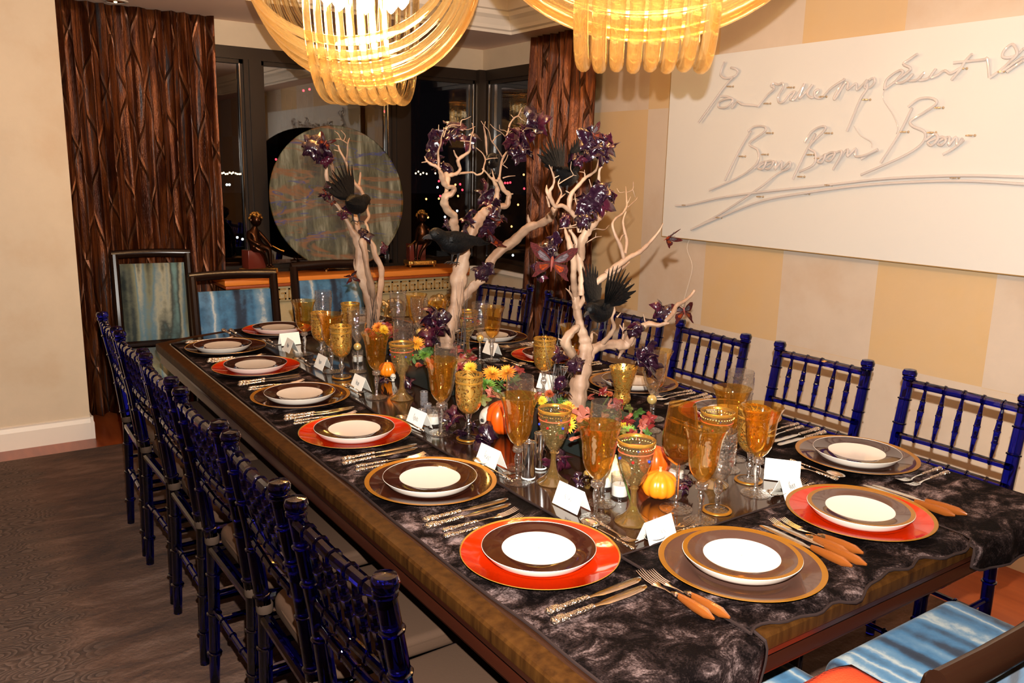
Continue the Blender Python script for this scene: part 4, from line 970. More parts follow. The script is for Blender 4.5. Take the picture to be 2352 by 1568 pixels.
for (par, cx, cy, px0, n, seed, sp) in ((PL[1], .07, -.02, 0, 16, 5, .10), (PL[0], -.02, .10, 0, 18, 8, .09), (PL[2], .0, -.04, 0, 14, 3, .06)):
    rd = random.Random(seed)
    for k in range(n):
        a = rd.uniform(0, 2*PI); P = [Vector((cx+rd.uniform(-.02, .02), cy+rd.uniform(-.02, .02), .09))]; d = Vector((math.cos(a)*rd.uniform(.02, .16), math.sin(a)*rd.uniform(.02, .16), 1)).normalized()
        L = rd.uniform(.14, .32)
        for q in range(7): P.append(P[-1]+d*L/7); d = (d+Vector((rd.uniform(-.13, .13), rd.uniform(-.13, .13), 0))).normalized()
        MB().tube(P, [.0013*(1-j/9) for j in range(8)], 4).build('twig', M['twig'], par[0])
# pumpkins
M['pump'] = simple('orange_pumpkin', (.80, .20, .006), .32, bump=(18, .15, .004), Coat_Weight=.3); M['pump2'] = simple('deep_orange_pumpkin', (.62, .075, .003), .32, Coat_Weight=.3)
M['pale'] = simple('pale_pumpkin', (.75, .58, .34), .45); M['stalk'] = simple('dry_stalk', (.42, .32, .14), .8)
def pumpkin(px, py, rp, mat, label, squash=.80, lobes=10, tilt=0):
    r = rp*pxm(atz(px, py, .76)); p = atz(px, py, .7605+r*squash)
    t_ = thing('pumpkin', (p.x, p.y, .7605+r*squash), label, 'pumpkin'); t_.rotation_euler = (tilt, 0, .4)
    m = MB(); n = 60
    def prof(v):
        a = math.atan2(v.y, v.x); q = abs(v.z); return (1-.09*(1-abs(math.cos(a*lobes/2)))**1.2*(1-q**3))*(1-.22*max(0, q-.55)**1.0)
    m.ball((0, 0, 0), (r, r, r*squash*1.10), n=n, f=prof); m.build('flesh', M[mat], t_, sharp=70)
    MB().lathe([(r*.16, 0), (r*.09, r*.08), (r*.07, r*.28), (r*.10, r*.34), (.001, r*.35)], 7, c=(0, 0, r*squash*.84)).build('stalk', M['stalk'], t_); return t_
pumpkin(1515, 1112, 41, 'pump', 'small bright orange pumpkin nearest the camera, right of the jewelled goblet', .76)
pumpkin(1502, 1058, 36, 'pump2', 'deep orange pumpkin behind the small bright one', .95)
pumpkin(1412, 1082, 36, 'pale', 'pale cream pumpkin behind the front votive candle', .85)
pumpkin(1156, 958, 38, 'pump2', 'orange pumpkin seen behind the amber goblet, beside the skull', .98)
pumpkin(890, 848, 20, 'pump', 'tiny orange pumpkin behind the far jewelled goblet', .84)
# skulls
M['bone'] = simple('bone', (.55, .50, .42), .55, bump=(60, .5, .004)); M['socket'] = simple('dark_socket', (.02, .015, .012), .9)
def skull(px, py, rp, rz, label):
    r = rp*pxm(atz(px, py, .76)); p = atz(px, py, .7605+r); t_ = thing('skull', (p.x, p.y, .7605), label, 'skull', rz)
    f = lambda v: 1-.26*math.exp(-((v.x-.36)**2+(v.z+.12)**2+(v.y+.9)**2)*14)-.26*math.exp(-((v.x+.36)**2+(v.z+.12)**2+(v.y+.9)**2)*14)-.14*math.exp(-((v.x)**2+(v.z+.42)**2+(v.y+.9)**2)*30)-.12*max(0, -v.z-.35)
    MB().ball((0, 0, r*1.15), (r*.80, r*1.02, r*.90), n=32, f=f).build('cranium', M['bone'], t_, sharp=80)
    for s in (-1, 1): MB().ball((s*r*.30, -r*.72, r*1.06), (r*.20, r*.10, r*.19), n=14).build('eye_socket', M['socket'], t_)
    MB().ball((0, -r*.86, r*.78), (r*.10, r*.07, r*.14), n=10).build('nose_cavity', M['socket'], t_)
    MB().rbox(-r*.40, r*.40, -r*.92, -r*.2, r*.34, r*.74, r*.14, n=4, rc=r*.25).build('upper_jaw', M['bone'], t_)
    MB().rbox(-r*.42, r*.42, -r*.90, -r*.05, .0, r*.26, r*.10, n=4, rc=r*.26).build('lower_jaw', M['bone'], t_)
    for row, z in ((0, .34), (1, .27)):
        for k in range(8): x = (k-3.5)*.095; MB().cbox((x*r, -r*(.90-.5*x*x), r*z+(r*.02 if row == 0 else -r*.02)), (r*.075, r*.08, r*.12)).build('tooth', M['bone'], t_)
    for s in (-1, 1): MB().tube([(s*r*.40, -r*.6, r*.62), (s*r*.62, -r*.35, r*.74), (s*r*.70, -r*.0, r*.86)], r*.07, 8).build('cheekbone', M['bone'], t_)
    return t_
skull(1124, 962, 27, -.95, 'bone coloured skull beside the orange pumpkin'); skull(903, 866, 8, -.5, 'tiny skull in front of the far pumpkin'); skull(1348, 1090, 10, -.6, 'tiny skull left of the front votive candle'); skull(1225, 900, 9, -.5, 'tiny skull among the flowers')
# candles
M['wax'] = simple('white_wax', (.85, .82, .76), .4, Subsurface_Weight=.2); M['mirror'] = simple('mirrored_silver', (.88, .88, .90), .12, 1)
def votive(px, py, r, h, label, wax=.55):
    p = atz(px, py, .7605); t_ = thing('votive_candle', p, label, 'candle')
    MB().lathe([(.001, 0), (r, 0), (r*1.01, .002), (r, h), (r-.0018, h), (r-.002, .005), (.001, .005)], 28, caps=False).build('glass_cup', M['g_clear'], t_)
    c = MB().lathe([(r-.0035, .006), (r-.003, h*wax-.003), (r-.005, h*wax), (.001, h*wax-.001)], 24, caps=False).build('wax', M['wax'], t_)
    MB().tube([(0, 0, h*wax-.002), (.001, 0, h*wax+.006)], .0008, 5).build('wick', M['ink'], c)
votive(1423, 1140, .0235, .060, 'white votive candle nearest the camera, in front of the pale pumpkin'); votive(1388, 1118, .0235, .058, 'white votive candle behind the nearest one, beside a flute stem'); votive(1552, 1100, .023, .055, 'white votive candle behind the balloon glass', .45)
votive(996, 975, .023, .055, 'white votive candle beside the clear glass tealights'); votive(822, 832, .023, .050, 'white votive candle behind the far gold ball flute')
M['g_tea'] = glass('tealight_glass', (.80, .80, .84), 1.8, body=(.7, .7, .75), bodyf=.25)
for i, (px, py, dz) in enumerate([(968, 962, 0), (968, 962, 1), (982, 948, 0), (982, 948, 1), (992, 962, 0), (974, 930, 0), (974, 930, 1), (974, 930, 2), (1003, 955, 0)]):
    p = atz(px, py, .7605); z = .7605+dz*.0165; t_ = thing('tealight', (p.x, p.y, z), 'clear glass tealight beside the far votive, '+['bottom of the left front pair', 'top of the left front pair', 'bottom of the middle pair', 'top of the middle pair', 'single one in front', 'bottom of the back stack of three', 'middle of the back stack of three', 'top of the back stack of three', 'single one touching the votive'][i], 'candle', group='clear glass tealights')
    MB().lathe([(.001, 0), (.0125, 0), (.0135, .002), (.0130, .008), (.0138, .014), (.0125, .016), (.001, .013)], 20, caps=False).build('cup', M['g_tea'], t_)
    MB().tube([(0, 0, .012), (0, 0, .016)], .0010, 5).build('wick', M['wax'], t_)
for px, py, l in ((1213, 1098, 'tall mirrored silver tube left of the jewelled goblet'), (1240, 1075, 'tall mirrored silver tube just right of its twin')):
    p = atz(px, py, .7605); t_ = thing('silver_tube', p, l, 'candle holder')
    MB().lathe([(.001, 0), (.0175, 0), (.018, .002), (.018, .100), (.0172, .101), (.0165, .099), (.0165, .09), (.001, .09)], 32, caps=False).build('tube', M['mirror'], t_); MB().lathe([(.0178, .001), (.0188, .002), (.0188, .005), (.0178, .006)], 32, caps=False).build('base_ring', M['wax'], t_)
# ------------------------------------------------------------------ driftwood trees
t = NT('driftwood'); v = t.coord(); n1 = t.noise(v, 9, 4, .6, .4); n2 = t.noise(t.coord((1, 1, .25)), 70, 4, .6, .5)
M['drift'] = t.pbsdf(Base_Color=t.ramp(n1, [(.3, (.21, .12, .075)), (.5, (.32, .20, .13)), (.7, (.43, .30, .20))]), Roughness=.6, Normal=t.bump(n2, .35, .003))
def smooth_poly(P, k=4):
    out = []
    for i in range(len(P)-1):
        p0, p1, p2, p3 = P[max(i-1, 0)], P[i], P[i+1], P[min(i+2, len(P)-1)]
        for j in range(k):
            t_ = j/k; out.append([.5*((2*b)+(-a+c)*t_+(2*a-5*b+4*c-d)*t_*t_+(-a+3*b-3*c+d)*t_**3) for a, b, c, d in zip(p0, p1, p2, p3)])
    out.append(list(P[-1])); return out
def tree(label, Y, branches, seed):
    rd = random.Random(seed); known = []   # (px, py, Y)
    b0 = branches[0][2][0]; o0 = branches[0]; base = at(o0[0][0]+b0[0]*o0[1], o0[0][1]+b0[1]*o0[1], Y)
    t_ = thing('driftwood_tree', base, label, 'branch')
    for bi, (org, s, pl) in enumerate(branches):
        P = smooth_poly([(org[0]+x*s, org[1]+y*s, w*s) for x, y, w in pl], 4)
        if known:
            a, b = P[0][:2], P[-1][:2]
            k0 = min(known, key=lambda q: (q[0]-a[0])**2+(q[1]-a[1])**2); k1 = min(known, key=lambda q: (q[0]-b[0])**2+(q[1]-b[1])**2)
            d0 = math.hypot(k0[0]-a[0], k0[1]-a[1]); d1 = math.hypot(k1[0]-b[0], k1[1]-b[1])
            y0 = k0[2]
        else: y0 = Y; d1 = 99
        L = sum(math.hypot(P[i+1][0]-P[i][0], P[i+1][1]-P[i][1]) for i in range(len(P)-1)) or 1
        slope = rd.choice((-1, 1))*rd.uniform(.12, .5) if bi else .0; curve = rd.uniform(-.25, .25) if bi else 0
        acc = 0; pts = []; rad = []; mpp = pxm(at(P[0][0], P[0][1], y0)); tot = L*mpp
        y1 = k1[2] if (known and d1 < 6) else None
        for i, p in enumerate(P):
            if i: acc += math.hypot(p[0]-P[i-1][0], p[1]-P[i-1][1])
            u = acc/L; yy = (y0*(1-u)+y1*u) if y1 is not None else y0+slope*tot*u+curve*tot*math.sin(u*PI)
            q = at(p[0], p[1], yy); pts.append(q-base)
            r = max(p[2], 1.2)*.5*pxm(q)*(1+.10*math.sin(i*1.7+bi)+.06*rd.uniform(-1, 1)); rad.append(r)
            known.append((p[0], p[1], yy))
        big = max(rad) > .012; N = 16 if big else 7
        if big: rad = [q_*1.12 for q_ in rad]
        m = MB(); m.tube(pts, rad, N)
        if big:      # twisted grain: shallow lengthwise flutes
            vs = m.v; n = N
            for i in range(len(pts)):
                for j in range(n):
                    k = i*n+j; c = pts[i]; d = Vector(vs[k])-c; f = 1+.14*math.sin(3*2*PI*j/n+i*.22+bi)+.06*math.sin(5*2*PI*j/n-i*.3); vs[k] = tuple(c+d*f)
        m.ball(pts[-1], rad[-1]*1.02, n=7)
        m.build('trunk' if bi == 0 else 'branch', M['drift'], t_, sharp=60)
    return t_
A = ((640, 260), .3187)
tree('small driftwood branch standing farthest from the camera on the table', 3.25, [(*A, b) for b in [
    [(668, 1560, 60), (665, 1500, 60), (655, 1350, 72), (620, 1230, 75), (588, 1120, 72), (588, 1000, 62), (565, 900, 55), (530, 850, 42), (500, 790, 28), (440, 690, 22), (385, 620, 18), (365, 540, 18), (345, 460, 22), (345, 400, 20)],
    [(690, 1560, 50), (700, 1450, 48), (718, 1350, 36), (738, 1210, 36), (738, 1110, 36), (700, 1030, 34), (680, 950, 34), (630, 900, 35), (575, 850, 34), (560, 780, 32), (538, 700, 22), (520, 665, 14), (480, 650, 12), (465, 600, 12)],
    [(690, 1400, 46), (665, 1230, 46), (640, 1130, 32), (620, 1000, 40), (600, 920, 44)],
    [(655, 920, 22), (640, 820, 22), (625, 790, 22), (650, 750, 24), (640, 700, 25), (622, 620, 26), (590, 550, 28), (545, 500, 26), (510, 430, 22), (485, 350, 20), (440, 270, 17), (430, 235, 13)],
    [(485, 350, 16), (495, 290, 13), (498, 220, 10), (510, 180, 7)], [(498, 220, 9), (450, 190, 8), (412, 185, 5)], [(450, 190, 7), (430, 150, 6), (405, 130, 4)], [(468, 200, 6), (480, 160, 6), (450, 125, 4)],
    [(435, 240, 8), (400, 225, 5)], [(440, 275, 8), (400, 265, 5)], [(575, 545, 22), (585, 480, 18), (590, 430, 14)], [(545, 720, 22), (490, 660, 18), (460, 600, 22), (430, 530, 24), (400, 460, 26), (385, 390, 28), (370, 330, 32)],
    [(475, 535, 16), (440, 490, 12), (415, 445, 8)], [(530, 510, 12), (490, 495, 10), (460, 465, 8), (425, 450, 5)], [(475, 480, 6), (450, 395, 4)], [(600, 965, 8), (655, 995, 7)], [(570, 1150, 18), (545, 1100, 14), (545, 1050, 6)],
    [(520, 750, 16), (450, 710, 9), (415, 710, 5)], [(555, 860, 22), (520, 850, 18), (510, 835, 8)], [(610, 1030, 12), (640, 1025, 7)]]], 2)
B = ((940, 230), .2104); C3 = ((960, 480), .2169)
tree('tall forked driftwood branch in the middle of the table', 2.62, [(*C3, b) for b in [
    [(300, 1470, 140), (310, 1380, 135), (332, 1250, 140), (385, 1080, 125), (410, 930, 125), (430, 720, 145), (470, 560, 130), (497, 430, 112), (510, 330, 100), (490, 260, 90)],
    [(395, 1150, 60), (440, 1000, 66), (500, 910, 76), (600, 800, 82), (700, 725, 78), (745, 640, 70), (790, 530, 92), (900, 420, 84), (1000, 350, 88), (1090, 260, 84), (1180, 185, 80), (1300, 150, 62), (1400, 90, 78), (1445, 5, 60)],
    [(1185, 165, 46), (1168, 100, 30), (1165, 62, 10)], [(1110, 260, 20), (1085, 232, 8)], [(330, 1290, 40), (400, 1290, 26), (440, 1278, 12)]]] + [(*B, b) for b in [
    [(505, 1560, 80), (500, 1420, 80), (480, 1340, 84), (490, 1260, 70), (430, 1210, 74), (390, 1130, 74), (400, 1050, 72), (460, 1025, 55), (490, 970, 44), (470, 945, 40), (405, 940, 40), (370, 880, 52), (350, 800, 48), (318, 755, 16)],
    [(400, 1040, 50), (410, 960, 50), (415, 870, 68), (405, 810, 60)],
    [(410, 830, 55), (460, 815, 46), (520, 800, 40), (555, 750, 35), (540, 700, 40), (535, 650, 40), (600, 600, 35), (655, 560, 28), (665, 500, 18), (670, 430, 16), (685, 370, 20), (700, 320, 16), (688, 255, 12)],
    [(540, 650, 24), (505, 600, 20), (486, 550, 14)], [(545, 800, 30), (640, 790, 22), (700, 790, 20), (740, 815, 22), (800, 790, 20), (815, 720, 16), (830, 650, 16), (800, 580, 12), (730, 520, 9)],
    [(835, 650, 12), (890, 635, 9), (965, 632, 7)], [(800, 750, 18), (850, 800, 18), (900, 860, 25), (960, 880, 34)],
    [(340, 760, 36), (290, 720, 36), (240, 700, 34), (190, 660, 22), (168, 615, 10)], [(200, 670, 14), (138, 680, 9)], [(320, 740, 30), (318, 640, 28), (315, 560, 24), (345, 470, 20), (350, 410, 16), (375, 340, 12), (375, 298, 6)],
    [(320, 330, 10), (322, 270, 6)], [(560, 275, 12), (570, 220, 10), (620, 205, 8), (672, 178, 6)], [(595, 310, 8), (640, 322, 8), (718, 288, 5)], [(558, 445, 10), (670, 450, 8)], [(375, 400, 12), (430, 280, 10), (560, 275, 10)],
    [(640, 1560, 90), (690, 1420, 100), (740, 1320, 110), (790, 1250, 100), (840, 1210, 80), (930, 1170, 62), (1000, 1160, 60), (1065, 1148, 54), (1080, 1080, 45), (1085, 1030, 48), (1030, 980, 45), (1000, 910, 40), (980, 860, 34)],
    [(930, 1150, 60), (955, 1050, 58), (960, 960, 52), (930, 900, 40), (905, 850, 24)], [(1090, 1030, 28), (1132, 1022, 12)],
    [(980, 870, 30), (990, 800, 24), (1000, 720, 26), (1020, 640, 26), (1060, 570, 22), (1095, 515, 18), (1072, 480, 20), (1060, 400, 20), (1080, 340, 18), (1100, 260, 18), (1150, 190, 16), (1190, 170, 14), (1220, 100, 11), (1240, 83, 6)],
    [(1190, 172, 10), (1230, 210, 8), (1282, 240, 5)], [(1205, 130, 8), (1262, 135, 6)], [(1140, 195, 10), (1112, 162, 7)], [(1020, 625, 18), (980, 560, 14), (940, 500, 14), (890, 430, 12), (870, 340, 10), (815, 275, 9), (784, 228, 7)], [(820, 280, 8), (832, 233, 6)],
    [(850, 600, 10), (842, 540, 22), (838, 440, 26), (828, 360, 22), (810, 285, 10)], [(1078, 360, 12), (1040, 330, 8), (990, 320, 7), (984, 270, 5)], [(1050, 400, 12), (1000, 350, 9), (930, 310, 9), (884, 262, 6)], [(1078, 380, 10), (1130, 388, 8), (1195, 343, 6)],
    [(1090, 352, 8), (1140, 300, 5)], [(905, 460, 14), (950, 400, 10), (1000, 370, 7)], [(1015, 700, 12), (1072, 740, 7)], [(1092, 540, 12), (1062, 640, 10), (1020, 700, 11)], [(930, 870, 22), (912, 800, 14), (902, 755, 6)], [(1020, 850, 16), (1080, 832, 12), (1155, 825, 7)],
    [(1095, 520, 8), (1145, 560, 6), (1175, 545, 4)]]], 5)
D = ((1180, 360), .2041); E5 = ((1260, 620), .2041)
tree('largest driftwood branch, nearest the camera, with a raven perched in it', 1.82, [(*E5, b) for b in [
    [(325, 1580, 190), (330, 1480, 180), (345, 1300, 180), (385, 1130, 160), (405, 980, 145), (415, 850, 120), (400, 760, 105), (370, 660, 88), (345, 560, 80), (322, 450, 80), (308, 370, 85), (292, 250, 60)],
    [(350, 1050, 80), (255, 930, 88), (195, 810, 104), (250, 710, 80), (325, 640, 66)], [(190, 810, 40), (150, 790, 26), (112, 772, 12)],
    [(400, 1060, 130), (470, 930, 110), (550, 870, 98), (640, 840, 92), (760, 830, 94), (850, 845, 96), (905, 800, 92), (960, 700, 76), (1060, 640, 66), (1130, 605, 56), (1230, 620, 40), (1310, 600, 36), (1352, 598, 16)],
    [(850, 870, 60), (810, 940, 40), (788, 992, 14)], [(1320, 570, 44), (1400, 490, 58), (1440, 400, 50), (1530, 350, 40), (1600, 290, 34), (1638, 238, 34)],
    [(590, 840, 60), (690, 730, 55), (738, 640, 48), (712, 540, 34), (738, 460, 38), (722, 370, 34), (765, 280, 32), (832, 212, 26)], [(768, 530, 20), (810, 484, 12)], [(830, 800, 30), (842, 700, 26), (802, 620, 16)], [(840, 690, 22), (842, 600, 12)],
    [(1085, 580, 18), (1068, 500, 10)], [(930, 850, 34), (965, 795, 26), (992, 690, 16)], [(440, 900, 56), (480, 780, 40), (492, 700, 26), (545, 730, 16)],
    [(330, 430, 60), (400, 320, 72), (500, 180, 76), (600, 90, 80), (700, 30, 78), (790, -10, 70)], [(690, 95, 34), (780, 148, 26), (850, 160, 18), (918, 150, 12)], [(300, 350, 30), (270, 310, 24), (238, 250, 22), (195, 208, 8)], [(235, 235, 10), (236, 178, 6)]]] + [(*D, b) for b in [
    [(1040, 1320, 80), (1100, 1270, 74), (1200, 1200, 78), (1300, 1130, 58), (1400, 1080, 52), (1470, 1025, 48), (1560, 930, 34), (1640, 830, 24), (1680, 750, 10)],
    [(1120, 1320, 44), (1220, 1250, 38), (1300, 1185, 20)], [(1240, 1150, 40), (1200, 1000, 48), (1142, 880, 36), (1110, 760, 30), (1150, 690, 26), (1220, 640, 24), (1270, 560, 24), (1270, 480, 18), (1265, 400, 12), (1260, 335, 6)],
    [(1255, 1090, 34), (1272, 950, 38), (1245, 830, 34), (1230, 720, 25), (1262, 620, 18)], [(1188, 960, 18), (1222, 885, 18), (1255, 880, 12)], [(1275, 400, 10), (1340, 365, 9), (1346, 280, 6)], [(1340, 370, 9), (1366, 452, 8)], [(1290, 560, 12), (1370, 490, 10), (1392, 455, 6)], [(1250, 395, 7), (1190, 400, 6), (1163, 358, 4)], [(1285, 520, 8), (1315, 450, 5)],
    [(690, 1570, 70), (680, 1450, 80), (672, 1330, 70), (678, 1200, 78), (650, 1080, 78), (622, 950, 66), (592, 870, 44), (575, 800, 20)], [(760, 1560, 80), (762, 1450, 80), (765, 1330, 78), (745, 1200, 84), (725, 1080, 76), (700, 950, 58), (650, 850, 34), (580, 785, 26), (528, 738, 12)],
    [(765, 1150, 70), (758, 990, 84), (795, 880, 90), (860, 790, 76), (955, 695, 58), (1010, 640, 44), (1042, 590, 38), (1080, 530, 24), (1102, 465, 14)],
    [(740, 850, 60), (728, 740, 56), (680, 660, 58), (620, 595, 58), (540, 548, 48), (470, 560, 46), (430, 500, 48), (400, 400, 48), (438, 335, 30), (455, 260, 24), (432, 170, 20), (398, 95, 8)], [(455, 240, 14), (508, 213, 8)], [(430, 170, 10), (430, 112, 6)], [(400, 460, 34), (372, 385, 36), (370, 322, 12)], [(400, 560, 26), (385, 500, 22), (365, 445, 8)],
    [(480, 540, 30), (520, 460, 24), (536, 400, 18), (500, 310, 16), (518, 250, 10)], [(515, 470, 22), (578, 418, 10)], [(508, 305, 14), (560, 270, 13), (630, 230, 12), (670, 202, 10), (640, 140, 9), (648, 55, 5)], [(670, 205, 8), (704, 212, 5)],
    [(620, 600, 56), (630, 480, 60), (660, 400, 50), (740, 310, 44), (800, 240, 40), (880, 190, 30), (930, 140, 26), (952, 40, 16), (955, -20, 10)], [(800, 230, 20), (795, 180, 14), (740, 168, 6)], [(797, 195, 10), (795, 148, 5)], [(625, 405, 16), (585, 383, 8)],
    [(905, 600, 26), (930, 480, 34), (968, 340, 38), (958, 260, 36), (965, 150, 28), (992, 115, 16)], [(895, 400, 14), (878, 350, 14), (848, 255, 9)], [(733, 650, 18), (720, 570, 16), (692, 480, 12), (690, 415, 7)], [(790, 640, 10), (765, 560, 10), (745, 495, 9), (708, 488, 6)],
    [(760, 735, 22), (680, 770, 14), (600, 780, 14), (528, 728, 8)], [(720, 790, 14), (590, 800, 10), (513, 810, 7)], [(650, 830, 20), (620, 700, 10)], [(715, 960, 18), (800, 970, 14), (860, 940, 12), (920, 905, 10), (987, 895, 5)], [(920, 903, 8), (926, 856, 5)],
    [(815, 960, 14), (826, 825, 10)], [(850, 830, 22), (930, 810, 16), (1020, 820, 11), (1072, 768, 6)], [(700, 980, 16), (640, 1012, 18), (608, 1080, 18), (660, 1150, 18)], [(1010, 640, 28), (1060, 600, 20), (1100, 595, 7)]]], 9)
# ------------------------------------------------------------------ purple leaf sprays wired to the branches
M['purple'] = simple('glossy_plum_leaf', (.016, .004, .012), .2, bump=(55, .8, .005), Coat_Weight=.7, Coat_Roughness=.08)
M['purple2'] = simple('dark_wine_leaf', (.045, .006, .016), .22, bump=(55, .6, .005), Coat_Weight=.5)
def spray(px, py, R, n, Y, label, size=None, tilt=1.4, hang=0, lobes=5):
    c = at(px, py, Y); mp = pxm(c); rd = random.Random(int(px*7+py)); t_ = thing('purple_leaf_spray', c, label, 'leaves', group=None)
    for k in range(n):
        o = Vector((rd.gauss(0, .42), rd.gauss(0, .42), rd.gauss(0, .5)))*R*mp; o.z -= hang*mp*rd.random()
        m = MB(); put_leaf(m, o, (size or R)*1.75*mp*rd.uniform(.75, 1.15), rrot(rd, tilt), rd, lobes, crumple=.20, deep=.40, curl=1.3)
        m.build('leaf', M['purple' if rd.random() < .75 else 'purple2'], t_, sharp=170, solid=.0008)
    MB().tube([Vector((0, 0, 0)), Vector((0.004, 0, -R*mp*.5)), Vector((0, .004, -R*mp))], .0012, 5).build('wire', M['twig'], t_)
T1, T2, T3 = 3.24, 2.60, 1.80
SP = [(718, 338, 22, 7, T1, 'plum leaf spray at the very top left of the small driftwood'), (748, 365, 14, 4, T1, 'plum leaf spray under the orange butterfly of the small driftwood'), (745, 432, 14, 4, T1-.03, 'plum leaf spray on the left twig of the small driftwood'), (790, 482, 13, 4, T1-.03, 'plum leaf spray below the raven on the small driftwood'), (836, 540, 13, 3, T1-.04, 'plum leaf spray at the fork of the small driftwood'), (885, 572, 10, 2, T1+.03, 'plum leaf sticking out right of the small driftwood'),
      (1003, 330, 20, 5, T2+.05, 'plum leaf spray at the upper left tip of the middle driftwood'), (1002, 366, 16, 4, T2+.05, 'plum leaf spray below the upper left tip of the middle driftwood'), (1024, 385, 15, 3, T2+.05, 'plum leaf spray on the left limb of the middle driftwood'), (1042, 300, 20, 5, T2+.05, 'plum leaf spray on the top left arch of the middle driftwood'), (1078, 322, 15, 3, T2+.05, 'plum leaf spray inside the left arch of the middle driftwood'),
      (1228, 285, 22, 6, T2-.05, 'plum leaf spray at the upper right tip of the middle driftwood'), (1206, 325, 25, 7, T2-.05, 'large plum leaf spray on the right crown of the middle driftwood'), (1190, 360, 16, 3, T2-.05, 'plum leaf spray under the right crown of the middle driftwood'), (1118, 452, 22, 4, T2+.08, 'plum leaf spray behind the right limb of the middle driftwood'), (1138, 488, 17, 4, T2-.03, 'plum leaf spray wrapped on the right limb of the middle driftwood'), (1122, 520, 20, 5, T2+.03, 'plum leaf spray beside the pink butterfly'), (1070, 512, 14, 4, T2-.02, 'plum leaf spray above the flat black raven'), (1026, 515, 8, 3, T2-.05, 'plum leaf knot on the left limb above the raven'),
      (1117, 625, 15, 7, T2-.06, 'plum leaf bunch hanging at the elbow of the middle driftwood'), (1003, 735, 22, 9, T2-.02, 'plum leaf garland left of the middle driftwood foot'), (1000, 772, 18, 5, T2-.06, 'plum leaf garland low beside the middle driftwood foot'),
      (1362, 340, 22, 6, T3, 'plum leaf spray at the top of the big driftwood'), (1396, 338, 18, 4, T3, 'drooping plum leaf right of the big driftwood top'), (1322, 360, 14, 3, T3, 'plum leaf spray on the upper left twig of the big driftwood'), (1368, 462, 24, 7, T3-.05, 'large plum leaf spray high on the right of the big driftwood'), (1408, 455, 15, 3, T3-.05, 'curled plum leaf reaching right from the big driftwood'), (1345, 500, 17, 5, T3-.05, 'plum leaf spray at the crown fork of the big driftwood'), (1292, 500, 13, 3, T3, 'plum leaf spray at the left crown of the big driftwood'),
      (1262, 562, 20, 6, T3+.10, 'plum leaf spray above the big open butterfly'), (1240, 628, 15, 4, T3+.08, 'plum leaf spray below the big open butterfly'), (1520, 708, 21, 3, T3-.02, 'flat plum maple leaf near the right tip of the big driftwood'), (1456, 752, 15, 3, T3-.06, 'plum leaf curled on the lower right limb of the big driftwood'),
      (1292, 812, 16, 3, T3-.06, 'plum leaf on the left side of the big driftwood trunk'), (1316, 842, 17, 3, T3-.08, 'pointed plum leaf across the foot of the big driftwood'), (1288, 890, 14, 4, T3-.08, 'plum leaf spray at the foot of the big driftwood')]
for s_ in SP: spray(*s_)
spray(1489, 805, 21, 8, T3-.10, 'heavy plum pod of crumpled leaves hanging above the gold ball flute', size=20, hang=26)
for (px, py, R, n, dz, l) in [(1040, 960, 20, 4, .02, 'plum leaves on the table beside the votive and skull'), (1072, 985, 16, 3, .015, 'plum leaves on the table before the skull'), (1118, 1008, 20, 4, .012, 'plum leaves lying on the table below the skull'), (1285, 1062, 20, 4, .012, 'plum leaves on the table right of the silver tubes'),
                              (1330, 1100, 15, 3, .010, 'plum leaves on the table by the tiny skull'), (1578, 1112, 16, 4, .012, 'plum leaves on the table right of the pumpkins'), (880, 872, 12, 3, .008, 'plum leaves on the table under the tiny pumpkin'), (940, 882, 12, 2, .006, 'plum leaf on the table near the far goblets'), (1590, 1075, 12, 2, .012, 'plum leaf on the table behind the balloon glass')]:
    p = atz(px, py, .7605+dz+.012); spray(px, py, R, n, p.y, l, tilt=.7)
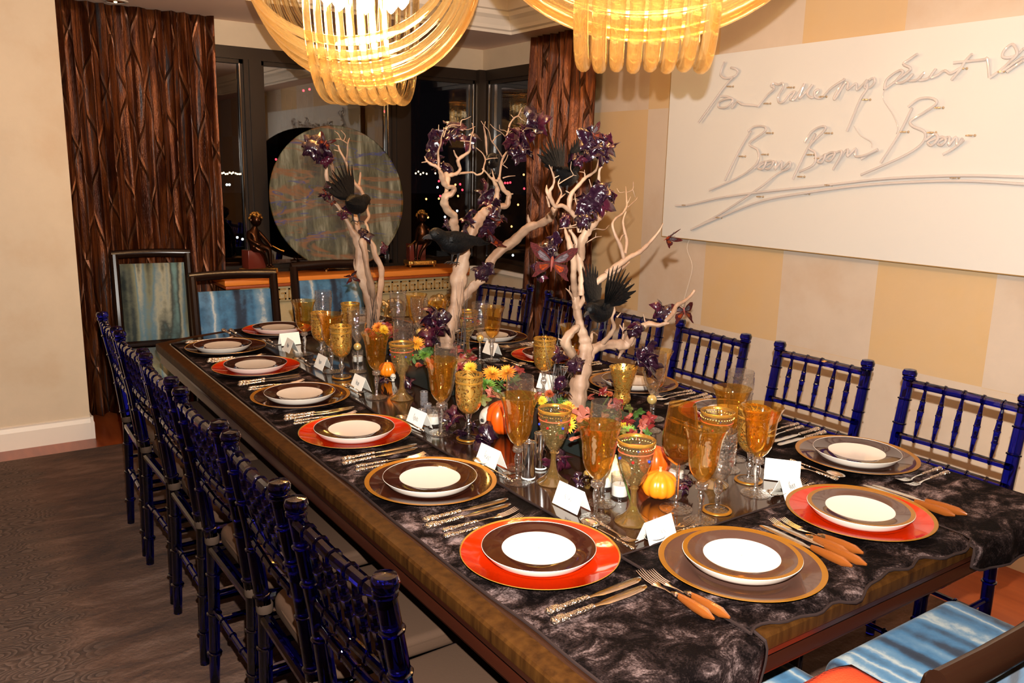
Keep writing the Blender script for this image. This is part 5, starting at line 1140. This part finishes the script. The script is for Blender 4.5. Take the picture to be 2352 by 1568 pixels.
# ------------------------------------------------------------------ ravens
M['feather'] = simple('black_feathers', (.002, .0024, .003), .5, Specular_IOR_Level=.16, bump=(120, .8, .004)); M['beak'] = simple('raven_beak', (.02, .02, .022), .25); M['eye'] = simple('raven_eye', (.002, .002, .002), .03, Coat_Weight=1.0)
def raven(px, py, hpx, hpy, Y, dY, length, label, wing=None, seed=1, chest=False):
    # body centre, head direction in the picture; dY turns the bird in depth
    c = at(px, py, Y); h = at(hpx, hpy, Y+dY); f = (h-c).normalized(); s_ = f.cross(Vector((0, 0, 1))).normalized(); u = s_.cross(f)
    t_ = thing('raven', c, label, 'bird'); t_.rotation_mode = 'QUATERNION'; t_.rotation_quaternion = Matrix(((f.x, -s_.x, u.x), (f.y, -s_.y, u.y), (f.z, -s_.z, u.z))).to_quaternion()
    L = length
    P = [(-.42, -.02, .018), (-.34, -.01, .07), (-.20, .0, .135), (-.02, -.01, .185), (.14, .01, .17), (.26, .06, .125), (.33, .10, .105), (.40, .125, .105), (.46, .12, .085), (.50, .11, .05), (.515, .105, .02)]
    Q = smooth_poly([(x, z, r) for x, z, r in P], 3); MB().tube([(x*L, 0, z*L) for x, z, r in Q], [r*L for x, z, r in Q], 18, sq=(.95, .88)).build('body', M['feather'], t_, sharp=80)
    m = MB()
    for up_, r0, x1, zz in ((1, .034, .66, .098), (-1, .026, .63, .078)): m.tube([(.47*L, 0, zz*L), (.56*L, 0, (zz+.004)*L), (.62*L, 0, (zz-.006)*L), (x1*L, 0, (zz-.028)*L)], [r0*L, r0*.8*L, r0*.45*L, .002*L], 8, sq=(1, .7))
    m.build('beak', M['beak'], t_)
    for s in (-1, 1): MB().ball((.435*L, s*.082*L, .140*L), .017*L, n=10).build('eye', M['eye'], t_)
    rd = random.Random(seed)
    def blade(m, a, b, w, th=.004, nrm=Vector((0, 0, 1))):
        a, b = Vector(a)*L, Vector(b)*L; d = (b-a); sd = d.cross(nrm).normalized()*w*L; n = nrm.normalized()*th*L
        m.add([a-sd*.4, a+sd*.4, a+d*.55+sd, b+sd*.15, b-sd*.15, a+d*.55-sd, a+n, a+d*.55+n*1.6, b+n*.4], [(0, 1, 6), (1, 2, 7, 6), (2, 3, 8, 7), (3, 4, 8), (4, 5, 7, 8), (5, 0, 6, 7), (5, 4, 3, 2, 1, 0)])
    m = MB()
    for k in range(7): y = (k-3)*.022; blade(m, (-.36, y*.6, -.0), (-.68+abs(k-3)*.02, y*2.4, -.03), .034)
    m.build('tail', M['feather'], t_, sharp=30)
    for s in (-1, 1):
        w = MB(); up_w = wing and (wing == 'up' or (wing == 'left' and s == 1) or (wing == 'right' and s == -1))
        if up_w:
            for row, (ln, n) in enumerate(((.62, 9), (.40, 9), (.24, 8))):
                for k in range(n):
                    q = k/(n-1); a = math.radians(30+95*q); base = Vector((.14-.22*q, s*.11, .10-.02*row)); tt = math.radians(-8+92*q); tip = base+Vector((-math.sin(tt)*ln, s*(.10+.08*q), math.cos(tt)*ln))
                    blade(w, base, tip+Vector((rd.uniform(-.01, .01),)*3), (.070-.010*row), nrm=Vector((.1*row, -s, .2)))
            w.ball((.10*L, s*.12*L, .10*L), (.14*L, .04*L, .08*L), n=10)
        else:
            for row, (x0, x1, z) in enumerate(((-.05, -.62, .03), (.04, -.42, .06), (.12, -.22, .085))):
                for k in range(6): blade(w, (x0+.02*k, s*(.145-.012*row), z+.02*(k-2)), (x1+.05*k, s*(.075+.012*k), z+.022*(k-2.5)-.02), .034, nrm=Vector((0, s, .35)))
            w.ball((.08*L, s*.12*L, .06*L), (.17*L, .05*L, .10*L), n=10)
        w.build('wing', M['feather'], t_, sharp=30)
    for s in (-1, 1):
        m = MB().tube([(.0, s*.06*L, -.13*L), (.02*L, s*.06*L, -.22*L), (.03*L, s*.06*L, -.29*L)], [.03*L, .014*L, .010*L], 7)
        for k in range(3): m.tube([(.03*L, s*.06*L, -.29*L), (.08*L, s*(.06+.05*(k-1))*L, -.30*L), (.12*L, s*(.06+.07*(k-1))*L, -.325*L)], [.010*L, .008*L, .003*L], 5)
        m.tube([(.03*L, s*.06*L, -.29*L), (-.03*L, s*.06*L, -.31*L)], [.009*L, .003*L], 5); m.build('leg', M['beak'], t_)
    return t_
raven(1382, 712, 1344, 736, 1.72, -.05, .18, 'black raven looking down from the big driftwood, wing raised', 'up', 3)
raven(1048, 556, 1000, 558, 2.50, -.02, .235, 'flat black raven facing left across the middle driftwood', None, 5)
raven(818, 468, 850, 478, 3.15, .10, .23, 'black raven facing right in the small far driftwood', 'left', 6)
raven(1298, 405, 1325, 430, 1.88, .05, .16, 'black raven with raised wings behind the big driftwood crown', 'up', 8)
raven(1132, 368, 1118, 395, 2.68, -.12, .16, 'black raven with grey chest half hidden in the middle driftwood crown', None, 9)
# ------------------------------------------------------------------ butterflies
def bmat(nm, c, sc=120): t = NT(nm); f = t.noise(t.coord(), sc, 2); return t.pbsdf(Base_Color=t.ramp(f, [(.35, tuple(x*.45 for x in c)), (.65, c)]), Roughness=.7, Specular_IOR_Level=.06)
M['b_edge'] = bmat('glitter_wine_wing', (.06, .010, .010), 260); M['b_pink'] = bmat('lilac_wing_cell', (.10, .075, .085)); M['b_or'] = bmat('orange_wing_cell', (.22, .028, .004)); M['b_body'] = simple('butterfly_body', (.16, .03, .02), .5)
FWP = [(0, .02), (.30, .34), (.72, .62), (1.0, .66), (.98, .50), (.80, .22), (.62, .04), (.30, -.06), (0, -.06)]
HWP = [(0, -.04), (.32, -.08), (.62, -.10), (.70, -.30), (.66, -.52), (.78, -.74), (.62, -.72), (.46, -.58), (.26, -.44), (.06, -.22)]
PKC = [(.06, .02), (.30, .24), (.56, .40), (.66, .30), (.52, .08), (.30, -.01)]; ORC = [(.08, -.10), (.34, -.14), (.52, -.20), (.48, -.38), (.34, -.42), (.18, -.28)]
def butterfly(px, py, span, Y, eul, fold, label):
    c = at(px, py, Y); hs = span/2*pxm(c); t_ = thing('butterfly', c, label, 'butterfly'); e = [math.radians(a) for a in eul]; t_.rotation_euler = (e[0], e[1], e[2])
    for s in (-1, 1):
        R = Matrix.Rotation(-s*math.radians(fold), 3, 'Y')
        def pl(poly, z, k=1): return [R @ Vector((s*x*hs*k, y*hs*k, z)) for x, y in poly]
        for nm, poly, cell, mt in (('forewing', FWP, PKC, 'b_pink'), ('hindwing', HWP, ORC, 'b_or')):
            th = .0008; m = MB(); a = pl(poly, 0); b = pl(poly, th); n = len(poly)
            m.add(a+b, [tuple(range(n)), tuple(range(2*n-1, n-1, -1))]+[(i, (i+1) % n, n+(i+1) % n, n+i) for i in range(n)]); w = m.build(nm, M['b_edge'], t_, smooth=False)
            m = MB(); a = pl(cell, -.0007); b = pl(cell, th+.0007); n = len(cell)
            m.add(a+b, [tuple(range(n)), tuple(range(2*n-1, n-1, -1))]+[(i, (i+1) % n, n+(i+1) % n, n+i) for i in range(n)]); m.build('wing_cell', M[mt], w, smooth=False)
            m = MB()
            for x, y in cell[1:-1]: m.tube([R @ Vector((s*cell[0][0]*hs, cell[0][1]*hs, .0018)), R @ Vector((s*x*hs*1.0, y*hs*1.0, .0018)), R @ Vector((s*x*hs*1.22, y*hs*1.22, .0012))], .0005, 4)
            m.build('vein', M['twig'], w, smooth=False)
    MB().tube([(0, .20*hs, 0), (0, .12*hs, .002), (0, 0, .003), (0, -.2*hs, .002), (0, -.42*hs, 0)], [.03*hs, .06*hs, .07*hs, .05*hs, .015*hs], 8).build('body', M['b_body'], t_)
    for s in (-1, 1): MB().tube([(s*.02*hs, .18*hs, .002), (s*.12*hs, .38*hs, .01), (s*.20*hs, .58*hs, .012)], .0006, 4).build('antenna', M['twig'], t_)
butterfly(1268, 600, 112, 1.74, (78, 6, -32), 8, 'large open orange and lilac butterfly left of the big driftwood')
butterfly(748, 326, 44, 3.18, (70, 30, -30), 25, 'bright orange butterfly on top of the small driftwood')
butterfly(748, 440, 26, 3.15, (60, 70, -20), 30, 'lilac butterfly on the left twig of the small driftwood')
butterfly(765, 464, 28, 3.14, (60, -40, -30), 40, 'orange butterfly just above the fork of the small driftwood')
butterfly(808, 635, 46, 3.14, (100, 70, -10), 55, 'pink and orange butterfly clinging low on the small driftwood trunk')
butterfly(1010, 322, 34, 2.62, (70, -60, -30), 50, 'dull pink butterfly at the left tip of the middle driftwood')
butterfly(1152, 505, 44, 2.50, (60, -50, -60), 50, 'pink and orange butterfly on the right limb of the middle driftwood')
butterfly(1132, 560, 66, 2.50, (30, 20, 40), 35, 'pink butterfly with spread wings behind the flat raven tail')
butterfly(1360, 308, 56, 1.78, (75, -25, 10), 45, 'orange and pink butterfly on the tip of the big driftwood')
butterfly(1532, 545, 62, 1.76, (100, 60, 20), 60, 'narrow side on butterfly at the upper right tip of the big driftwood')
butterfly(1572, 712, 74, 1.80, (100, -10, -60), 40, 'pink butterfly behind the lower right tip of the big driftwood')
# ------------------------------------------------------------------ wall piece: white board with bent glass script
M['board'] = simple('white_board', (.62, .60, .57), .6, Specular_IOR_Level=.2); M['boardedge'] = simple('board_edge', (.30, .18, .06), .4)
M['tubeglass'] = simple('neon_tube_glass', (.58, .53, .51), .12, Specular_IOR_Level=.7); M['clip'] = simple('clear_clip', (.55, .42, .28), .25, .4)
art = thing('wall_art', (3.488, 2.35, 1.67), 'white panel on the right wall with cursive writing in bent glass tube', 'artwork')
y1 = 3.50; y0 = .75
MB().box(-.045, 0, y0-2.35, y1-2.35, 1.190-1.67, 2.160-1.67).build('panel', M['board'], art, smooth=False)
MB().box(-.047, -.001, y0-2.35, y1-2.35, 1.186-1.67, 1.190-1.67).box(-.047, -.001, y1-2.35, y1-2.35+.003, 1.186-1.67, 2.16-1.67).build('panel_edge', M['boardedge'], art, smooth=False)
XT = 3.425
def zz(pts): return [(1540+x*.37, 100+y*.37) for x, y in pts]
def neon(pts, r=.0058, nm='glass_tube', k=5):
    P = smooth_poly([(a, b, 0) for a, b in zz(pts)], k); V = [atx(a, b, XT+.006*math.sin(i*.35))-art.location for i, (a, b, _) in enumerate(P)]
    MB().tube(V, r, 8).build(nm, M['tubeglass'], art)
S = [  # You
 [(335, 115), (318, 160), (312, 195), (340, 215), (395, 205), (418, 178), (405, 158), (375, 150)], [(395, 205), (340, 262), (260, 372), (175, 490)],
 [(310, 328), (355, 330), (385, 355), (345, 395), (300, 395), (302, 365), (340, 345), (388, 345), (382, 400), (415, 362), (445, 378), (500, 382), (545, 390)],
 # make
 [(545, 390), (600, 322), (645, 280), (625, 262), (640, 246), (668, 256), (695, 246), (700, 272), (668, 330), (675, 366), (705, 358), (742, 312), (772, 300), (745, 345), (772, 345), (802, 300), (832, 250), (798, 340), (850, 292), (882, 256), (850, 310), (880, 336), (915, 300), (918, 286), (895, 300), (900, 332), (940, 335), (1000, 275), (1082, 222)],
 # my
 [(1080, 218), (1045, 280), (1018, 330), (1024, 342), (1080, 252), (1102, 247), (1100, 285), (1152, 247), (1158, 288), (1200, 250), (1222, 226), (1205, 270), (1240, 272), (1268, 240), (1262, 212)], [(1255, 214), (1222, 240), (1220, 280), (1180, 345), (1140, 440), (1096, 545)],
 # heart
 [(1532, 65), (1482, 100), (1446, 128), (1490, 160), (1400, 232), (1328, 286)], [(1328, 286), (1345, 222), (1420, 168), (1442, 182), (1398, 236), (1430, 245), (1470, 225), (1502, 192), (1472, 228), (1528, 227), (1572, 182), (1542, 226), (1600, 216), (1645, 160), (1612, 212), (1660, 195), (1702, 168), (1738, 186), (1802, 150)],
 [(1872, 65), (1830, 110), (1800, 160), (1745, 226)], [(1755, 120), (1850, 110), (1945, 100), (1968, 98), (1980, 212)],
 [(1980, 215), (2050, 165), (2110, 110), (2152, 62), (2125, 5), (2075, 40), (2062, 80), (2100, 88), (2150, 70), (2194, 30)], [(2050, 182), (2120, 130), (2192, 84)], [(2085, 178), (2140, 140), (2192, 105)],
 # Boom
 [(480, 545), (522, 515), (580, 515), (586, 545), (490, 620), (540, 660), (546, 722), (500, 780), (400, 842), (240, 910)], [(500, 545), (440, 642), (385, 750), (338, 850)],
 [(522, 775), (560, 742), (592, 735), (572, 778), (545, 770), (600, 732), (640, 735), (612, 778), (585, 765), (655, 732), (650, 780), (692, 730), (690, 778), (740, 735), (738, 772), (690, 792)],
 [(738, 772), (660, 812), (590, 868), (500, 932), (300, 1062), (125, 1155)],
 # Boom
 [(832, 615), (880, 545), (940, 515), (960, 535), (862, 640), (900, 680), (890, 750), (802, 795)], [(900, 560), (832, 690), (760, 842)],
 [(902, 715), (940, 702), (962, 690), (940, 738), (915, 728), (985, 680), (1022, 680), (992, 728), (965, 715), (1050, 668), (1060, 690), (1010, 782)], [(1010, 780), (1060, 705), (1100, 656), (1100, 700), (1150, 652), (1150, 700), (1210, 692), (1288, 655)], [(1182, 718), (1230, 690), (1288, 660)],
 # Boom
 [(1475, 395), (1542, 345), (1622, 340), (1652, 372), (1572, 430), (1492, 480), (1502, 512), (1580, 552), (1560, 622), (1440, 702), (1182, 815)], [(1500, 400), (1420, 562), (1305, 740)],
 [(1582, 602), (1640, 562), (1660, 592), (1620, 632), (1600, 610), (1685, 580), (1710, 602), (1680, 632), (1660, 612), (1730, 580), (1728, 630), (1772, 580), (1780, 632), (1812, 588)], [(1690, 690), (1760, 650), (1820, 600)],
 # long underline sweeps
 [(30, 1005), (120, 1000), (320, 955), (620, 915), (960, 880), (1300, 842), (1600, 825), (1900, 820), (2220, 830)], [(125, 1155), (300, 1080), (560, 978), (850, 925), (1200, 880), (1600, 856), (1900, 855), (2220, 875)]]
for p in S: neon(p)
for p in ([(1328, 290), (1320, 345), (1382, 442), (1412, 520), (1402, 560)], [(1140, 510), (1180, 570), (1245, 610), (1250, 645)]): neon(p, .0022, 'lead_wire')
for x, y in [(360, 266), (590, 372), (735, 272), (1205, 348), (605, 555), (435, 700), (575, 688), (970, 556), (858, 690), (905, 712), (1655, 398), (1440, 548), (1610, 552), (1850, 570), (800, 826), (80, 1003), (290, 1080), (970, 878), (830, 932), (1752, 832), (1540, 826), (545, 950), (935, 330), (1800, 155), (2050, 175)]:
    p = atx(1540+x*.37, 100+y*.37, XT)-art.location; m = MB().tube([p+Vector((-.004, 0, 0)), p+Vector((.022, -.004, 0))], .004, 8).tube([p+Vector((0, -.016, 0)), p+Vector((0, .012, 0))], .003, 6); m.ball(p+Vector((.018, -.016, 0)), .006, n=8); m.build('clip', M['clip'], art)
P = smooth_poly([(1587, 542, 0), (1578, 570, 0), (1590, 610, 0), (1582, 650, 0), (1562, 720, 0), (1545, 800, 0), (1530, 880, 0)], 5)
o = MB().tube([atx(a, b, 3.482) for a, b, _ in P], .0018, 6).build('power_cable', simple('thin_cable', (.7, .6, .5), .4)); tag(o, 'thin pale cable hanging from the lower left corner of the white panel', 'cable')
# ------------------------------------------------------------------ chandeliers of draped glass rods
t = NT('amber_lit_glass_rod')
g1 = t.n('BsdfGlass', {'Color': (1.0, .94, .80, 1), 'Roughness': .0, 'IOR': 1.46}).outputs[0]; g2 = t.n('BsdfTransparent', {'Color': (1.0, .88, .60, 1)}).outputs[0]
g3 = t.n('BsdfTranslucent', {'Color': (1.0, .84, .58, 1)}).outputs[0]
g4 = t.n('MixShader', {0: .50, 1: g2, 2: g1}).outputs[0]; M['rod'] = t.fin(t.n('MixShader', {0: .055, 1: g4, 2: g3}).outputs[0])
M['bulb'] = simple('warm_bulb', (0, 0, 0), .4, Emission_Color=(1, .68, .36, 1), Emission_Strength=90.0)
def chandelier(x, y, label):
    t_ = thing('chandelier', (x, y, 2.36), label, 'chandelier', math.radians(47))
    # local x = the direction in which the lower drapes run; offsets along y
    def U(a, b, off, zt, zb, r, nm='glass_rod', tw=0):
        n = 30; pts = []; rad = []
        for k in range(n+1):
            q = PI*k/n; c = math.cos(q); s = math.sin(q)**(.92 if b else .75); c = c if b else math.copysign(abs(c)**.82, c)
            pts.append(Vector((a*c, off+tw*c, (zt-(zt-zb)*s)-2.36))); rad.append(r*(.72+.28*math.sin(q)))
        if b: pts = [Vector((p.y, p.x, p.z)) for p in pts]
        m = MB(); m.tube(pts, rad, 10, sq=(1, 1), up0=(0, 1, 0) if not b else (1, 0, 0))
        m.build(nm, M['rod'], t_, sharp=60)
    for k in range(8):      # lower tier: eight parallel U drapes
        off = (k-3.5)*.0425; U(.275+.004*(k % 2), False, off, 2.33, 1.812+.004*(k % 2),   .0185, tw=.008)
    for k in range(9):      # wide crossing tier
        off = (k-4)*.058; U(.475-.014*abs(k-4), True, off, 2.36, 1.885+.13*(abs(k-4)/4)**1.5, .0185)
    fr = MB()
    for a, b in (((-.48, -.27, 0), (.48, -.27, 0)), ((-.48, .27, 0), (.48, .27, 0)), ((-.27, -.48, 0), (-.27, .48, 0)), ((.27, -.48, 0), (.27, .48, 0))): fr.tube([a, b], .010, 8)
    fr.tube([(-.27, -.27, 0), (.27, .27, 0)], .008, 8).tube([(.27, -.27, 0), (-.27, .27, 0)], .008, 8); fr.build('frame', M['brass'], t_)
    MB().tube([(0, 0, 0), (0, 0, ZT-2.36-.02)], .010, 10).build('rod', M['brass'], t_); MB().lathe([(.001, ZT-2.36-.03), (.06, ZT-2.36-.025), (.065, ZT-2.36-.001), (.001, ZT-2.36-.001)], 24, caps=False).build('canopy', M['brass'], t_)
    for k in range(8):
        a = 2*PI*k/8+.3; bx, by = .15*math.cos(a), .15*math.sin(a)
        MB().lathe([(.008, -.10), (.012, -.09), (.012, -.02), (.006, 0)], 10, c=(bx, by, 0)).build('lamp_socket', M['brass'], t_)
        MB().lathe([(.001, -.185), (.010, -.178), (.028, -.155), (.031, -.135), (.018, -.112), (.010, -.10)], 12, c=(bx, by, 0), caps=False).build('bulb', M['bulb'], t_)
chandelier(1.49, 1.62, 'draped glass rod chandelier on the right, nearer the camera'); chandelier(1.5, 3.29, 'draped glass rod chandelier on the left, farther from the camera')
for L_ in [o for o in SC.objects if o.type == 'LIGHT' and o.name.startswith('chandelier')]: L_.location.z = 2.10
